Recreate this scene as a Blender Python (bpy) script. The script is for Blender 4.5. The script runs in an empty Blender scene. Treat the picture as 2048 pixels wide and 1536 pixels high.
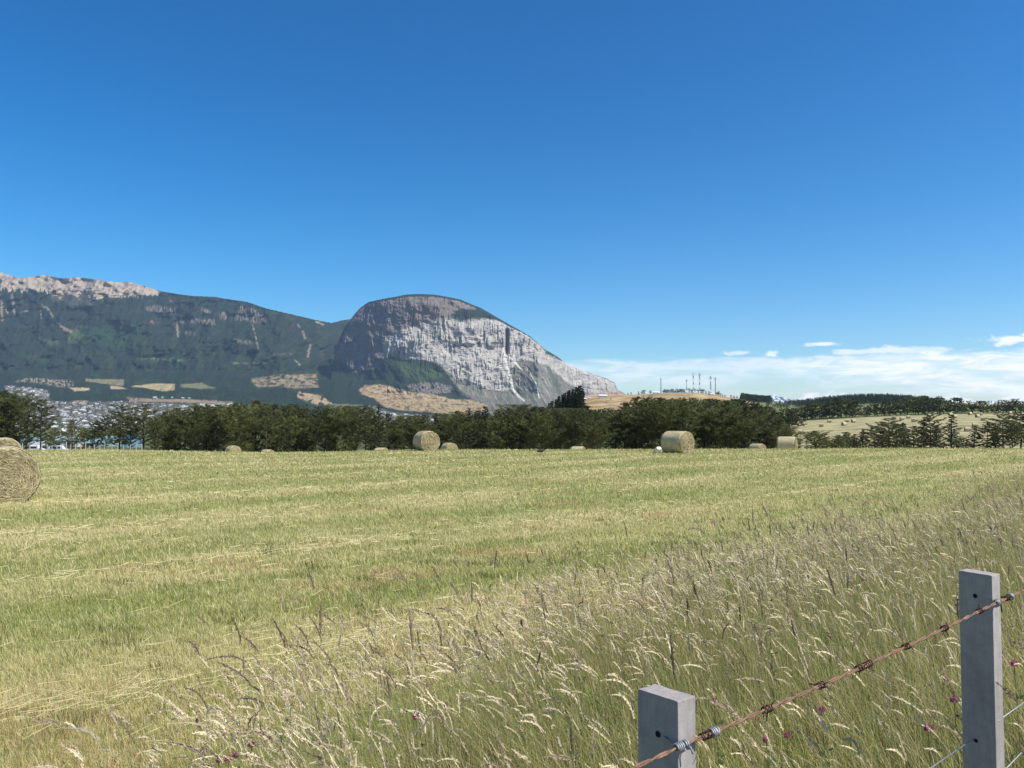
import bpy, math, random
import numpy as np
from mathutils import Vector, Matrix

sc = bpy.context.scene
COL = sc.collection
# ------------------------------------------------------------------ camera, sky, sun, exposure
F, CX, CY, HZ, CAMZ = 1640.0, 1024.0, 768.0, 840.0, 2.05
PITCH = math.atan((HZ - CY) / F)
cam_d = bpy.data.cameras.new('camera'); cam = bpy.data.objects.new('camera', cam_d); COL.objects.link(cam)
cam.location = (0, 0, CAMZ); cam.rotation_euler = (math.pi / 2 + PITCH, 0, 0)
cam_d.sensor_width = 36; cam_d.lens = 36 * F / 2048; cam_d.clip_start = 0.05; cam_d.clip_end = 60000
sc.camera = cam
SUN_EL, SUN_AZ = 50.0, -25.0           # elevation; direction counter-clockwise from +X
SUNV = Vector((math.cos(math.radians(SUN_EL)) * math.cos(math.radians(SUN_AZ)),
               math.cos(math.radians(SUN_EL)) * math.sin(math.radians(SUN_AZ)), math.sin(math.radians(SUN_EL))))
sl = bpy.data.lights.new('sun', 'SUN'); sl.energy = 5.0; sl.angle = math.radians(0.5); sl.color = (1.0, 0.95, 0.87)
so = bpy.data.objects.new('sun', sl); COL.objects.link(so); so.rotation_euler = SUNV.to_track_quat('Z', 'Y').to_euler()
sc.view_settings.view_transform = 'Standard'; sc.view_settings.look = 'None'
sc.view_settings.exposure = 0.5; sc.view_settings.gamma = 1.0
sc.cycles.max_bounces = 6; sc.cycles.diffuse_bounces = 3; sc.cycles.transmission_bounces = 3; sc.cycles.volume_bounces = 1

world = bpy.data.worlds.new('World'); sc.world = world; world.use_nodes = True
WN, WL = world.node_tree.nodes, world.node_tree.links
WN.clear()
def wn(t, **k):
    n = WN.new(t)
    for a, v in k.items(): setattr(n, a, v)
    return n
def wm(op, a, b=None, c=None):
    n = wn('ShaderNodeMath', operation=op)
    for i, v in enumerate((a, b, c)):
        if v is None: continue
        if isinstance(v, (int, float)): n.inputs[i].default_value = v
        else: WL.new(v, n.inputs[i])
    return n.outputs[0]
def wramp(x, a, b):   # smoothstep a..b
    n = wn('ShaderNodeMapRange', interpolation_type='SMOOTHSTEP')
    WL.new(x, n.inputs[0])
    for i, v in ((1, a), (2, b)):
        if isinstance(v, (int, float)): n.inputs[i].default_value = v
        else: WL.new(v, n.inputs[i])
    n.inputs[3].default_value = 0; n.inputs[4].default_value = 1
    return n.outputs[0]
sky = wn('ShaderNodeTexSky', sky_type='NISHITA', sun_disc=False)
sky.sun_elevation = math.radians(SUN_EL); sky.sun_rotation = math.radians(90 - SUN_AZ)
sky.altitude = 300; sky.air_density = 1.0; sky.dust_density = 0.45; sky.ozone_density = 4.0
hs = wn('ShaderNodeHueSaturation'); hs.inputs['Saturation'].default_value = 1.44; hs.inputs['Value'].default_value = 1.0; hs.inputs['Hue'].default_value = 0.491
WL.new(sky.outputs[0], hs.inputs['Color'])
gm = wn('ShaderNodeGamma'); gm.inputs[1].default_value = 1.24; WL.new(hs.outputs[0], gm.inputs[0])
tc = wn('ShaderNodeTexCoord'); sp = wn('ShaderNodeSeparateXYZ'); WL.new(tc.outputs['Generated'], sp.inputs[0])
hl = wm('SQRT', wm('ADD', wm('MULTIPLY', sp.outputs[0], sp.outputs[0]), wm('MULTIPLY', sp.outputs[1], sp.outputs[1])))
el = wm('DIVIDE', sp.outputs[2], wm('MAXIMUM', hl, 0.001))
az = wm('ARCTAN2', sp.outputs[0], sp.outputs[1])
def wnoise(sx, sy, scale, detail=5, rough=0.55, off=0.0, dist=0.0):
    cb = wn('ShaderNodeCombineXYZ')
    WL.new(wm('MULTIPLY', az, sx), cb.inputs[0]); WL.new(wm('MULTIPLY', el, sy), cb.inputs[1]); cb.inputs[2].default_value = off
    n = wn('ShaderNodeTexNoise'); n.inputs['Scale'].default_value = scale; n.inputs['Detail'].default_value = detail
    n.inputs['Roughness'].default_value = rough; n.inputs['Distortion'].default_value = dist
    WL.new(cb.outputs[0], n.inputs['Vector']); return n.outputs[0]
# a flat-topped pale veil low over the right half, small puffs above it, cumulus heads on the horizon
n1 = wnoise(1, 9, 7, 6, 0.55, 1.3, 0.4); n2 = wnoise(1, 5, 20, 7, 0.62, 5.1, 0.6); n3 = wnoise(1, 2.5, 40, 7, 0.62, 9.7, 0.5)
top = wm('ADD', 0.0725, wm('ADD', wm('MULTIPLY', wm('SUBTRACT', n1, 0.5), 0.012), wm('MULTIPLY', wm('SUBTRACT', n2, 0.5), 0.012)))
up_edge = wm('SUBTRACT', 1.0, wramp(el, wm('SUBTRACT', top, 0.003), wm('ADD', top, 0.004)))
lo_c = wm('ADD', 0.047, wm('ADD', wm('MULTIPLY', wm('SUBTRACT', n1, 0.5), 0.05), wm('MULTIPLY', wramp(az, 0.3, 0.55), -0.008)))
lo_edge = wramp(el, wm('SUBTRACT', lo_c, 0.012), wm('ADD', lo_c, 0.008))
lo_edge = wm('ADD', 0.22, wm('MULTIPLY', lo_edge, 0.78))
lat = wramp(az, 0.035, 0.09)
dens = wm('ADD', 0.46, wm('MULTIPLY', wramp(az, 0.25, 0.45), 0.40))
veil = wm('MULTIPLY', wm('MULTIPLY', wm('MULTIPLY', up_edge, lo_edge), lat), wm('MULTIPLY', dens, wm('ADD', 0.42, wm('MULTIPLY', wramp(n2, 0.36, 0.62), 0.78))))
def blob(a0, e0, ra, re, amt=1.0):
    d = wm('SQRT', wm('ADD', wm('POWER', wm('DIVIDE', wm('SUBTRACT', az, a0), ra), 2.0), wm('POWER', wm('DIVIDE', wm('SUBTRACT', el, e0), re), 2.0)))
    d = wm('ADD', d, wm('MULTIPLY', wm('SUBTRACT', n3, 0.5), 3.4))
    return wm('MULTIPLY', wm('SUBTRACT', 1.0, wramp(d, 0.35, 1.15)), amt)
acc = None
for bb in ((0.270, 0.0785, .016, .003, .6), (0.305, 0.077, .011, .0032, .85), (0.360, 0.0865, .026, .0028, .9), (0.392, 0.0765, .020, .0035, .7), (0.432, 0.0775, .045, .0045, .75), (0.468, 0.0755, .04, .004, .6), (0.553, 0.084, .035, .0065, 1.0), (0.62, 0.086, .05, .009, 1.0), (0.49, 0.062, .06, .008, .5), (0.40, 0.060, .05, .007, .45), (0.57, 0.062, .05, .008, .55)):
    q_ = blob(*bb); acc = q_ if acc is None else wm('MAXIMUM', acc, q_)
n4 = wnoise(1, 2, 24, 6, 0.6, 3.3, 0.2)
cum_top = wm('ADD', 0.026, wm('ADD', wm('MULTIPLY', wm('SUBTRACT', n4, 0.5), 0.05), wm('MULTIPLY', wm('SUBTRACT', n3, 0.5), 0.01)))
cum = wm('MULTIPLY', wm('MULTIPLY', wm('SUBTRACT', 1.0, wramp(el, wm('SUBTRACT', cum_top, 0.006), wm('ADD', cum_top, 0.003))), wramp(az, 0.25, 0.30)), 0.72)
mask = wm('MINIMUM', 1.0, wm('MAXIMUM', wm('MAXIMUM', veil, acc), cum))
mx = wn('ShaderNodeMix', data_type='RGBA'); WL.new(mask, mx.inputs[0]); WL.new(gm.outputs[0], mx.inputs[6])
mx.inputs[7].default_value = (12.6, 12.5, 12.4, 1)
bg = wn('ShaderNodeBackground'); bg.inputs[1].default_value = 0.070; WL.new(mx.outputs[2], bg.inputs[0])
wo = wn('ShaderNodeOutputWorld'); WL.new(bg.outputs[0], wo.inputs[0])

# ------------------------------------------------------------------ helpers
rng = np.random.default_rng(7); random.seed(7)
SP, CP = math.sin(PITCH), math.cos(PITCH)
def P(px, py, Y):                       # point at depth Y seen at (px,py) of the 2048x1536 photo: used to survey the place
    u = (np.asarray(px, float) - CX) / F; v = (CY - np.asarray(py, float)) / F
    dy = CP - v * SP; dz = SP + v * CP
    return u / dy * Y, np.asarray(Y, float) + 0 * u, CAMZ + dz / dy * Y
def PX(x, y): return CX + F * np.asarray(x) / np.asarray(y)      # near enough to the horizon
def PV(px, py, Y):
    a = P(px, py, Y); return Vector((float(a[0]), float(a[1]), float(a[2])))
def sst(x, a, b):
    t = np.clip((np.asarray(x, float) - a) / (b - a), 0, 1); return t * t * (3 - 2 * t)
_perm = {}
def perlin(x, y, seed=0):
    if seed not in _perm:
        r = np.random.default_rng(seed + 100); p = r.permutation(256); a = r.uniform(0, 2 * np.pi, 256)
        _perm[seed] = (np.concatenate([p, p]), np.cos(a), np.sin(a))
    p, gx, gy = _perm[seed]
    x, y = np.broadcast_arrays(np.asarray(x, float), np.asarray(y, float))
    xi = np.floor(x).astype(int); yi = np.floor(y).astype(int); xf = x - xi; yf = y - yi
    xi &= 255; yi &= 255
    def g(dx, dy):
        h = p[p[(xi + dx) & 255] + ((yi + dy) & 255)]
        return gx[h] * (xf - dx) + gy[h] * (yf - dy)
    u = xf ** 3 * (xf * (xf * 6 - 15) + 10); v = yf ** 3 * (yf * (yf * 6 - 15) + 10)
    a = g(0, 0) * (1 - u) + g(1, 0) * u; b = g(0, 1) * (1 - u) + g(1, 1) * u
    return (a * (1 - v) + b * v) * 1.5
def fbm(x, y, o=4, seed=0, rough=0.5):
    s = 0; a = 1.0; t = 0
    for i in range(o):
        s = s + a * perlin(x * 2 ** i, y * 2 ** i, seed + i); t += a; a *= rough
    return s / t
def inpoly(px, py, poly):
    ins = np.zeros(np.broadcast(px, py).shape, bool); n = len(poly)
    for i in range(n):
        x1, y1 = poly[i]; x2, y2 = poly[(i + 1) % n]
        if y1 == y2: continue
        c = ((y1 > py) != (y2 > py)) & (px < (x2 - x1) * (py - y1) / (y2 - y1) + x1)
        ins ^= c
    return ins
def lin(*c):                            # sRGB 0-255 -> linear
    return np.array([((v / 255) / 12.92 if v / 255 < 0.04045 else ((v / 255 + 0.055) / 1.055) ** 2.4) for v in c])

def mat(name, base=(0.5, 0.5, 0.5), attr=False, rough=0.9, spec=0.2, noise=None, bump=None, transl=0.0, objvar=0.0, metal=0.0, coords='Object'):
    m = bpy.data.materials.new(name); m.use_nodes = True; N, L = m.node_tree.nodes, m.node_tree.links
    b = N['Principled BSDF']; b.inputs['Roughness'].default_value = rough; b.inputs['Specular IOR Level'].default_value = spec
    b.inputs['Metallic'].default_value = metal
    if attr:
        a = N.new('ShaderNodeAttribute'); a.attribute_name = 'Col'; col = a.outputs['Color']
    else:
        r = N.new('ShaderNodeRGB'); r.outputs[0].default_value = (*base, 1); col = r.outputs[0]
    tcn = N.new('ShaderNodeTexCoord')
    for nz in (noise or []):            # (scale xyz, amount, detail)
        mp = N.new('ShaderNodeMapping'); mp.inputs['Scale'].default_value = nz[0]; L.new(tcn.outputs[coords], mp.inputs[0])
        t = N.new('ShaderNodeTexNoise'); t.inputs['Scale'].default_value = 1; t.inputs['Detail'].default_value = nz[2]; L.new(mp.outputs[0], t.inputs['Vector'])
        mr = N.new('ShaderNodeMapRange'); mr.inputs[1].default_value = 0.25; mr.inputs[2].default_value = 0.75
        mr.inputs[3].default_value = 1 - nz[1]; mr.inputs[4].default_value = 1 + nz[1]; L.new(t.outputs[0], mr.inputs[0])
        vm = N.new('ShaderNodeVectorMath'); vm.operation = 'SCALE'; L.new(col, vm.inputs[0]); L.new(mr.outputs[0], vm.inputs['Scale']); col = vm.outputs[0]
    if objvar:
        oi = N.new('ShaderNodeObjectInfo'); mr = N.new('ShaderNodeMapRange'); mr.inputs[3].default_value = 1 - objvar; mr.inputs[4].default_value = 1 + objvar
        L.new(oi.outputs['Random'], mr.inputs[0])
        vm = N.new('ShaderNodeVectorMath'); vm.operation = 'SCALE'; L.new(col, vm.inputs[0]); L.new(mr.outputs[0], vm.inputs['Scale']); col = vm.outputs[0]
    L.new(col, b.inputs['Base Color'])
    if bump:
        nrm = None
        for bp in bump:                 # (scale xyz, strength, distance, detail)
            mp = N.new('ShaderNodeMapping'); mp.inputs['Scale'].default_value = bp[0]; L.new(tcn.outputs[coords], mp.inputs[0])
            t = N.new('ShaderNodeTexNoise'); t.inputs['Scale'].default_value = 1; t.inputs['Detail'].default_value = bp[3]; L.new(mp.outputs[0], t.inputs['Vector'])
            bn = N.new('ShaderNodeBump'); bn.inputs['Strength'].default_value = bp[1]; bn.inputs['Distance'].default_value = bp[2]
            L.new(t.outputs[0], bn.inputs['Height'])
            if nrm: L.new(nrm, bn.inputs['Normal'])
            nrm = bn.outputs[0]
        L.new(nrm, b.inputs['Normal'])
    if transl:
        tr = N.new('ShaderNodeBsdfTranslucent'); L.new(col, tr.inputs[0]); ms = N.new('ShaderNodeMixShader'); ms.inputs[0].default_value = transl
        L.new(b.outputs[0], ms.inputs[1]); L.new(tr.outputs[0], ms.inputs[2]); L.new(ms.outputs[0], N['Material Output'].inputs[0])
    return m

def mesh_np(name, V, loops, starts, totals, col=None, mats=(), mi=None, smooth=False):
    me = bpy.data.meshes.new(name)
    me.vertices.add(len(V)); me.vertices.foreach_set('co', np.ascontiguousarray(V, np.float32).ravel())
    me.loops.add(len(loops)); me.loops.foreach_set('vertex_index', np.ascontiguousarray(loops, np.int32))
    me.polygons.add(len(starts)); me.polygons.foreach_set('loop_start', np.ascontiguousarray(starts, np.int32))
    me.polygons.foreach_set('loop_total', np.ascontiguousarray(totals, np.int32))
    if mi is not None: me.polygons.foreach_set('material_index', np.ascontiguousarray(mi, np.int32))
    me.polygons.foreach_set('use_smooth', np.full(len(starts), smooth, bool))
    if col is not None:
        a = me.color_attributes.new('Col', 'FLOAT_COLOR', 'POINT')
        c = np.ones((len(V), 4), np.float32); c[:, :3] = col; a.data.foreach_set('color', c.ravel())
    for m in mats: me.materials.append(m)
    me.update(calc_edges=True); me.validate(verbose=False) if False else None
    return me
def link(name, me, parent=None, loc=None):
    o = bpy.data.objects.new(name, me); COL.objects.link(o)
    if parent is not None: o.parent = parent
    if loc is not None: o.location = loc
    return o
def tag(o, label=None, cat=None, group=None, kind=None):
    if label: o['label'] = label
    if cat: o['category'] = cat
    if group: o['group'] = group
    if kind: o['kind'] = kind
    return o
def empty(name, loc, rz=0): 
    o = link(name, None); o.location = loc; o.rotation_euler = (0, 0, rz); o.empty_display_size = 0.2; return o
def copy_tree(o, parent=None):
    c = o.copy(); COL.objects.link(c); c.parent = parent
    for ch in list(o.children): copy_tree(ch, c)
    return c
class MB:                               # collects pieces of one mesh: vertices, faces, colours
    def __init__(s): s.V = []; s.F = []; s.C = []; s.n = 0
    def add(s, V, faces, c):            # faces: array (k,3) or (k,4)
        V = np.asarray(V, float); s.V.append(V); c = np.asarray(c, float)
        s.C.append(np.broadcast_to(c, (len(V), 3))); 
        f = np.asarray(faces, int)
        if len(f): s.F.append(f + s.n)
        s.n += len(V)
    def mesh(s, name, mats, smooth=False):
        V = np.concatenate(s.V); C = np.concatenate(s.C); L = []; T = []
        for f in s.F: L.append(f.ravel()); T.append(np.full(len(f), f.shape[1]))
        T = np.concatenate(T); st = np.concatenate([[0], np.cumsum(T)[:-1]])
        return mesh_np(name, V, np.concatenate(L), st, T, C, mats, None, smooth)
    def box(s, lo, hi, c):
        x0, y0, z0 = lo; x1, y1, z1 = hi
        V = [(x0, y0, z0), (x1, y0, z0), (x1, y1, z0), (x0, y1, z0), (x0, y0, z1), (x1, y0, z1), (x1, y1, z1), (x0, y1, z1)]
        s.add(V, [(3, 2, 1, 0), (4, 5, 6, 7), (0, 1, 5, 4), (1, 2, 6, 5), (2, 3, 7, 6), (3, 0, 4, 7)], c)
    def tube(s, pts, rad, c, seg=6, cap=True):
        pts = [Vector(p) for p in pts]; n = len(pts)
        rad = rad if hasattr(rad, '__len__') else [rad] * n
        V = []; up = Vector((0.03, 0.05, 1)).normalized(); prev = None
        for i, p in enumerate(pts):
            t = (pts[min(i + 1, n - 1)] - pts[max(i - 1, 0)]).normalized()
            if prev is None:
                a = t.cross(up); a = t.cross(Vector((1, 0, 0))) if a.length < 0.05 else a
            else: a = prev - t * prev.dot(t)
            a.normalize(); prev = a; b = t.cross(a)
            for k in range(seg):
                q = 2 * math.pi * k / seg; V.append(p + (a * math.cos(q) + b * math.sin(q)) * rad[i])
        Fc = [(i * seg + k, i * seg + (k + 1) % seg, (i + 1) * seg + (k + 1) % seg, (i + 1) * seg + k) for i in range(n - 1) for k in range(seg)]
        s.add([tuple(v) for v in V], Fc, c)
        if cap:
            m = s.n - len(V)
            s.F.append(np.array([[m] + [m + k for k in range(seg - 1, 0, -1)]])) if seg in (3, 4) else [s.F.append(np.array([[m, m + k + 1, m + k]])) for k in range(1, seg - 1)]
            e = m + (n - 1) * seg
            [s.F.append(np.array([[e, e + k, e + k + 1]])) for k in range(1, seg - 1)]
def grid_faces(nr, nc):
    i = np.arange(nr - 1)[:, None] * nc + np.arange(nc - 1)[None]
    return np.stack([i, i + 1, i + nc + 1, i + nc], -1).reshape(-1, 4)

# ------------------------------------------------------------------ the lie of the land
FD = np.array([0.777, 0.629])           # direction of the wire fence
def fence_st(x, y):
    dx = x - 0.26; dy = y - 1.4
    return dx * FD[0] + dy * FD[1], -dx * FD[1] + dy * FD[0]     # along, across (positive = field side)
def gz(x, y):
    x = np.asarray(x, float); y = np.asarray(y, float)
    t, d = fence_st(x, y)
    z = -np.where(y > 58, (y - 58) * 0.055, 0) 
    z = z - 0.05 * np.exp(-((y - 58) / 8) ** 2)
    yy = np.maximum(y, 20); px = CX + F * x / yy
    z = z - 0.20 * sst(y, 25, 60) * np.exp(-((px - 560) / 230) ** 2)
    z = z + 0.10 * sst(y, 30, 60) * sst(px, 1100, 1900)
    z = z + 0.05 * fbm(x / 9, y / 9, 2, 3) + 0.015 * perlin(x / 1.3, y / 1.3, 5) * (y < 40)
    z = z + (0.36 + 0.02 * np.clip(t, 0, 12)) * (1 - sst(d, 0.8, 4.2))
    return z
ANC = [-900, -400, 900, 1060, 1150, 1250, 1320, 1380, 1440, 1500, 1600, 1700, 1750, 1850, 1950, 2048, 2600]
RAD = [125, 200, 300, 420, 600, 900, 1400, 2000, 2700]
LP = [916, 908, 896, 890, 887, 882, 872, 852, 838]
PROF = [LP, LP, LP, [916, 906, 888, 876, 868, 858, 845, 842, 838],
        [916, 904, 882, 868, 852, 838, 792, 806, 838], [916, 902, 880, 866, 850, 837, 787.5, 812, 838], [916, 901, 878, 864, 848, 832, 783.5, 812, 838],
        [916, 900, 876, 862, 846, 828, 781, 812, 838], [916, 898, 873, 858, 843, 826, 787, 812, 838], [916, 896, 868, 850, 838, 820, 805, 812, 830],
        [916, 894, 862, 843, 830, 817, 804, 812, 820], [916, 892, 854, 837, 826, 811, 794.5, 812, 815], [916, 890, 850, 834, 825, 809, 791, 812, 815],
        [916, 888, 846, 830, 823, 811, 799, 812, 815], [916, 887, 843, 828, 820, 813, 808, 812, 815], [916, 886, 842, 827, 818, 812, 807, 812, 815], [916, 886, 842, 827, 818, 812, 807, 812, 815]]
PROF = np.array(PROF, float); LR = np.log(RAD)
FINE_PX = np.linspace(-900, 2600, 351); FINE_LR = np.linspace(LR[0], LR[-1], 160)
_g = np.array([np.interp(FINE_PX, ANC, PROF[:, j]) for j in range(len(RAD))])
_g = np.array([np.interp(FINE_LR, LR, _g[:, i]) for i in range(len(FINE_PX))])
for _ in range(3):
    _k = np.pad(_g, ((3, 3), (0, 0)), 'edge'); _g = sum(_k[i:i + _g.shape[0]] for i in range(7)) / 7
for _ in range(2):
    _k = np.pad(_g, ((0, 0), (2, 2)), 'edge'); _g2 = sum(_k[:, i:i + _g.shape[1]] for i in range(5)) / 5
    _g2[:, :1] = _g[:, :1]; _g = _g2
def far_py(px, r):
    px = np.clip(px, -900, 2599.9); fi = (px + 900) / 10; ri = (np.log(np.clip(r, 125, 2699)) - LR[0]) / (FINE_LR[1] - FINE_LR[0])
    i = np.floor(fi).astype(int); j = np.floor(ri).astype(int); i = np.clip(i, 0, 349); j = np.clip(j, 0, 158); a = fi - i; b = ri - j
    return (_g[i, j] * (1 - a) + _g[i + 1, j] * a) * (1 - b) + (_g[i, j + 1] * (1 - a) + _g[i + 1, j + 1] * a) * b
def far_r(px, py, rmin=130, rmax=2690):
    rr = np.geomspace(rmin, rmax, 1500); v = far_py(np.full(1500, float(px)), rr)
    k = np.argmax(v <= py); return float(rr[k])
def far_pt(px, r): return PV(px, float(far_py(np.float64(px), np.float64(r))), r)

def field_colour(x, y, n=None):
    """colour of dry mown grass by place: streaks along the mowing direction"""
    a = math.radians(42); u = x * math.cos(a) + y * math.sin(a); v = -x * math.sin(a) + y * math.cos(a)
    s = fbm(u / 8, v / 1.1, 4, 11) * 0.9 + fbm(x / 5, y / 5, 3, 17) * 0.6 + 0.25 * np.sin(v * 2 * math.pi / 5.2 + 0.8 * perlin(u / 9, v / 9, 4))
    return s

# ------------------------------------------------------------------ materials
M_soil = mat('dry_turf', attr=True, rough=1, noise=[((3, 3, 3), 0.25, 6)], bump=[((9, 9, 9), 0.6, 0.03, 5)])
M_blade = mat('grass_blade', attr=True, rough=0.7, spec=0.25, transl=0.4)
M_tall = mat('tall_grass_blade', attr=True, rough=0.7, spec=0.25, transl=0.24)
M_land = mat('far_land', attr=True, rough=1, spec=0.05, noise=[((0.02, 0.02, 0.02), 0.22, 8), ((0.12, 0.12, 0.12), 0.25, 6)], bump=[((0.06, 0.06, 0.06), 0.8, 4, 6)])
M_mount = mat('mountain_surface', attr=True, rough=1, spec=0.05, noise=[((0.012, 0.012, 0.012), 0.16, 9), ((0.05, 0.05, 0.05), 0.2, 6)], bump=[((0.03, 0.03, 0.03), 0.5, 7, 8)])
M_needle = mat('pine_needles', attr=True, rough=0.75, spec=0.25, transl=0.18, objvar=0.30)
M_bark = mat('pine_bark', (0.075, 0.06, 0.05), rough=1, noise=[((4, 4, 1.5), 0.35, 5)], bump=[((12, 12, 4), 0.8, 0.03, 5)])
M_straw = mat('straw', attr=True, rough=0.8, spec=0.2, noise=[((9, 9, 9), 0.16, 5)], bump=[((40, 40, 40), 0.6, 0.01, 5)])
M_paint = mat('painted', attr=True, rough=0.6, spec=0.3, objvar=0.12)

# ------------------------------------------------------------------ field ground
xs = np.concatenate([np.linspace(-140, -20, 90), np.linspace(-19.6, 24, 160), np.linspace(24.6, 140, 90)])
ys = np.concatenate([np.linspace(-15, 0, 20), np.linspace(0.3, 30, 130), np.linspace(30.5, 135, 170)])
X, Y = np.meshgrid(xs, ys); Z = gz(X, Y) - 0.02
s = field_colour(X, Y)
w = sst(s, -0.45, 0.5)[..., None]
C = (1 - w) * np.array([0.26, 0.27, 0.09]) + w * np.array([0.42, 0.36, 0.17])
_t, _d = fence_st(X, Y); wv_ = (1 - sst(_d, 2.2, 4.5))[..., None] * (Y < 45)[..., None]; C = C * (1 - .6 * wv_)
V = np.stack([X, Y, Z], -1).reshape(-1, 3); fc = grid_faces(*X.shape)
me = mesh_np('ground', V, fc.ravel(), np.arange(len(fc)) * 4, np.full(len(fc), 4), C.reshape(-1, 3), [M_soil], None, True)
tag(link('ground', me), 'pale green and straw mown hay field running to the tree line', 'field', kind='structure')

# ------------------------------------------------------------------ far ground: valley, slopes, the second hay field, the tan hill
pxs = np.arange(-880, 2560, 6.0); rs = np.geomspace(126, 2690, 300)
PXg, Rg = np.meshgrid(pxs, rs); PYg = far_py(PXg, Rg)
nz = fbm(PXg * Rg / F / 60, Rg / 60, 4, 31) ; PYg = PYg - nz * 1.6 * sst(Rg, 500, 1000) * (PXg > 1000)
X, Y, Z = P(PXg, PYg, Rg)
PYn = PYg + 5 * fbm(X / 40, Y / 40, 3, 41)
def lerp(a, b, w): return a + (b - a) * w[..., None]
n40 = fbm(X / 35, Y / 35, 4, 43); n9 = fbm(X / 9, Y / 9, 3, 44)
C = np.broadcast_to(np.array([0.07, 0.085, 0.035]), X.shape + (3,)).copy()
C = lerp(C, np.array([0.16, 0.16, 0.07]), sst(n40, 0.0, 0.4))
strip = sst(PXg, 1480, 1560)
hay = strip * (1 - sst(Rg, 425, 440))
hs_ = field_colour(X * 0.35, Y * 0.35) * 0.6 + 0.3 * np.sin((Y + 0.3 * X) / 4.0)
hayc = lerp(np.broadcast_to(np.array([0.26, 0.235, 0.115]), C.shape), np.array([0.37, 0.325, 0.18]), sst(hs_, -0.4, 0.5))
C = lerp(C, hayc, hay)
gr = sst(PXg, 1120, 1160) * sst(Rg, 470, 520) * (1 - sst(Rg + 90 * n40, 820, 860))
C = lerp(C, np.array([0.17, 0.19, 0.075]), gr)
gold = sst(PXg, 1110, 1130) * (1 - sst(PXg + 10 * n40, 1500, 1530)) * sst(Rg + 60 * n40, 850, 900)
gc = lerp(np.broadcast_to(np.array([0.30, 0.205, 0.105]), C.shape), np.array([0.40, 0.30, 0.155]), sst(n40 + 0.5 * n9, -0.1, 0.35))
gc = lerp(gc, np.array([0.15, 0.11, 0.07]), sst(fbm(X / 70, Y / 50, 4, 47), 0.12, 0.4) * 0.7)
C = lerp(C, gc, gold)
hillc = sst(PXg, 1500, 1530) * sst(Rg, 860, 900)
C = lerp(C, np.array([0.15, 0.16, 0.07]), hillc)
end = sst(PXg, 1880, 1960) * sst(Rg, 860, 1000); C = lerp(C, np.array([0.36, 0.32, 0.15]), end)
V = np.stack([X, Y, Z], -1).reshape(-1, 3); fc = grid_faces(*X.shape)
me = mesh_np('far_ground', V, fc.ravel(), np.arange(len(fc)) * 4, np.full(len(fc), 4), C.reshape(-1, 3), [M_land], None, True)
tag(link('terrain', me), 'valley, second hay field and tan hill beyond the tree line', 'terrain', kind='structure')

# ------------------------------------------------------------------ the mountains
SKY = [(-900, 590), (-300, 566), (-100, 552), (0, 544), (14, 549), (38, 556), (61, 554), (89, 550), (106, 553.5), (126, 557), (150, 554), (178, 557), (212, 562), (239, 565), (253, 563),
       (280, 569.5), (301, 576), (325, 583), (355, 588), (386, 592), (427, 593.5), (461, 599), (495, 604), (533, 617), (581, 628), (632, 640), (663, 646), (683, 641), (700, 638), (740, 650), (800, 700)]
DSKY = [(660, 760), (667, 720), (672, 700), (680, 674), (690, 653), (702.5, 637), (709, 628), (720, 616), (737, 604), (764, 598), (791, 593.5), (812, 589), (839, 588), (867, 589), (894, 593.5),
        (921, 599), (942, 608), (962, 616), (983, 628), (1010, 644), (1037, 659), (1061, 673), (1072, 683), (1092, 700), (1113, 712), (1126, 722), (1133, 729), (1160, 739), (1181, 746),
        (1212, 756.5), (1229, 765), (1236, 780), (1249, 787), (1256, 792), (1290, 815), (1330, 836)]
SKY = np.array(SKY); DSKY = np.array(DSKY)
def c2(*p): return [(600 + x / 2.926, 560 + y / 2.926) for x, y in p]       # surveyed on enlargements
def c1(*p): return [(x / 2.926, 520 + y / 2.926) for x, y in p]
def rangeY(py): return np.interp(-py, [-840, -780, -740, -640, -540], [2640, 3900, 4800, 5600, 6300])
CB = np.array([(660, 750), (700, 762), (730, 748), (770, 718), (800, 722), (850, 730), (880, 745), (905, 765), (960, 778), (1000, 782), (1035, 765), (1075, 716), (1100, 722), (1130, 755), (1165, 785), (1200, 800), (1256, 805), (1330, 840)])
CT = np.array([(660, 760), (702, 650), (737, 614), (800, 604), (870, 606), (900, 615), (940, 635), (1000, 648), (1040, 664), (1072, 688), (1100, 707), (1130, 730), (1181, 749), (1240, 785), (1330, 838)])
def domeY(px, py):
    r0 = 4700 + np.where(px < 900, ((900 - px) / 235) ** 2 * 430, ((px - 900) / 376) ** 2 * 1500)
    cb = np.interp(px, CB[:, 0], CB[:, 1]); ct = np.minimum(np.interp(px, CT[:, 0], CT[:, 1]), cb - 2)
    y = r0 - np.maximum(py - cb, 0) * 5.0 + np.clip(cb - py, 0, cb - ct) * 1.3 + np.maximum(ct - py, 0) * 3.2 + np.maximum(np.interp(px, DSKY[:, 0], DSKY[:, 1]) + 5 - py, 0) * 14
    y = y + 45 * fbm(px / 60, py / 45, 3, 61)
    ry = rangeY(py)
    wl = sst(px, 665, 745); wl = np.where(py > 785, wl, np.where(py > 742, wl + (1 - wl) * (785 - py) / 43, 1))
    y = ry * (1 - wl) + y * wl
    wb = sst(py, 788, 836); return y * (1 - wb) + ry * wb
FOREST = np.array([0.017, 0.027, 0.017]); FOREST2 = np.array([0.024, 0.044, 0.019]); ROCKD = np.array([0.135, 0.110, 0.094]); ROCKL = np.array([0.325, 0.298, 0.256])
TAN = np.array([0.33, 0.235, 0.125]); BEIGE = np.array([0.32, 0.262, 0.195]); OLIVE = np.array([0.12, 0.12, 0.055]); TOWN = np.array([0.12, 0.115, 0.08])
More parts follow.
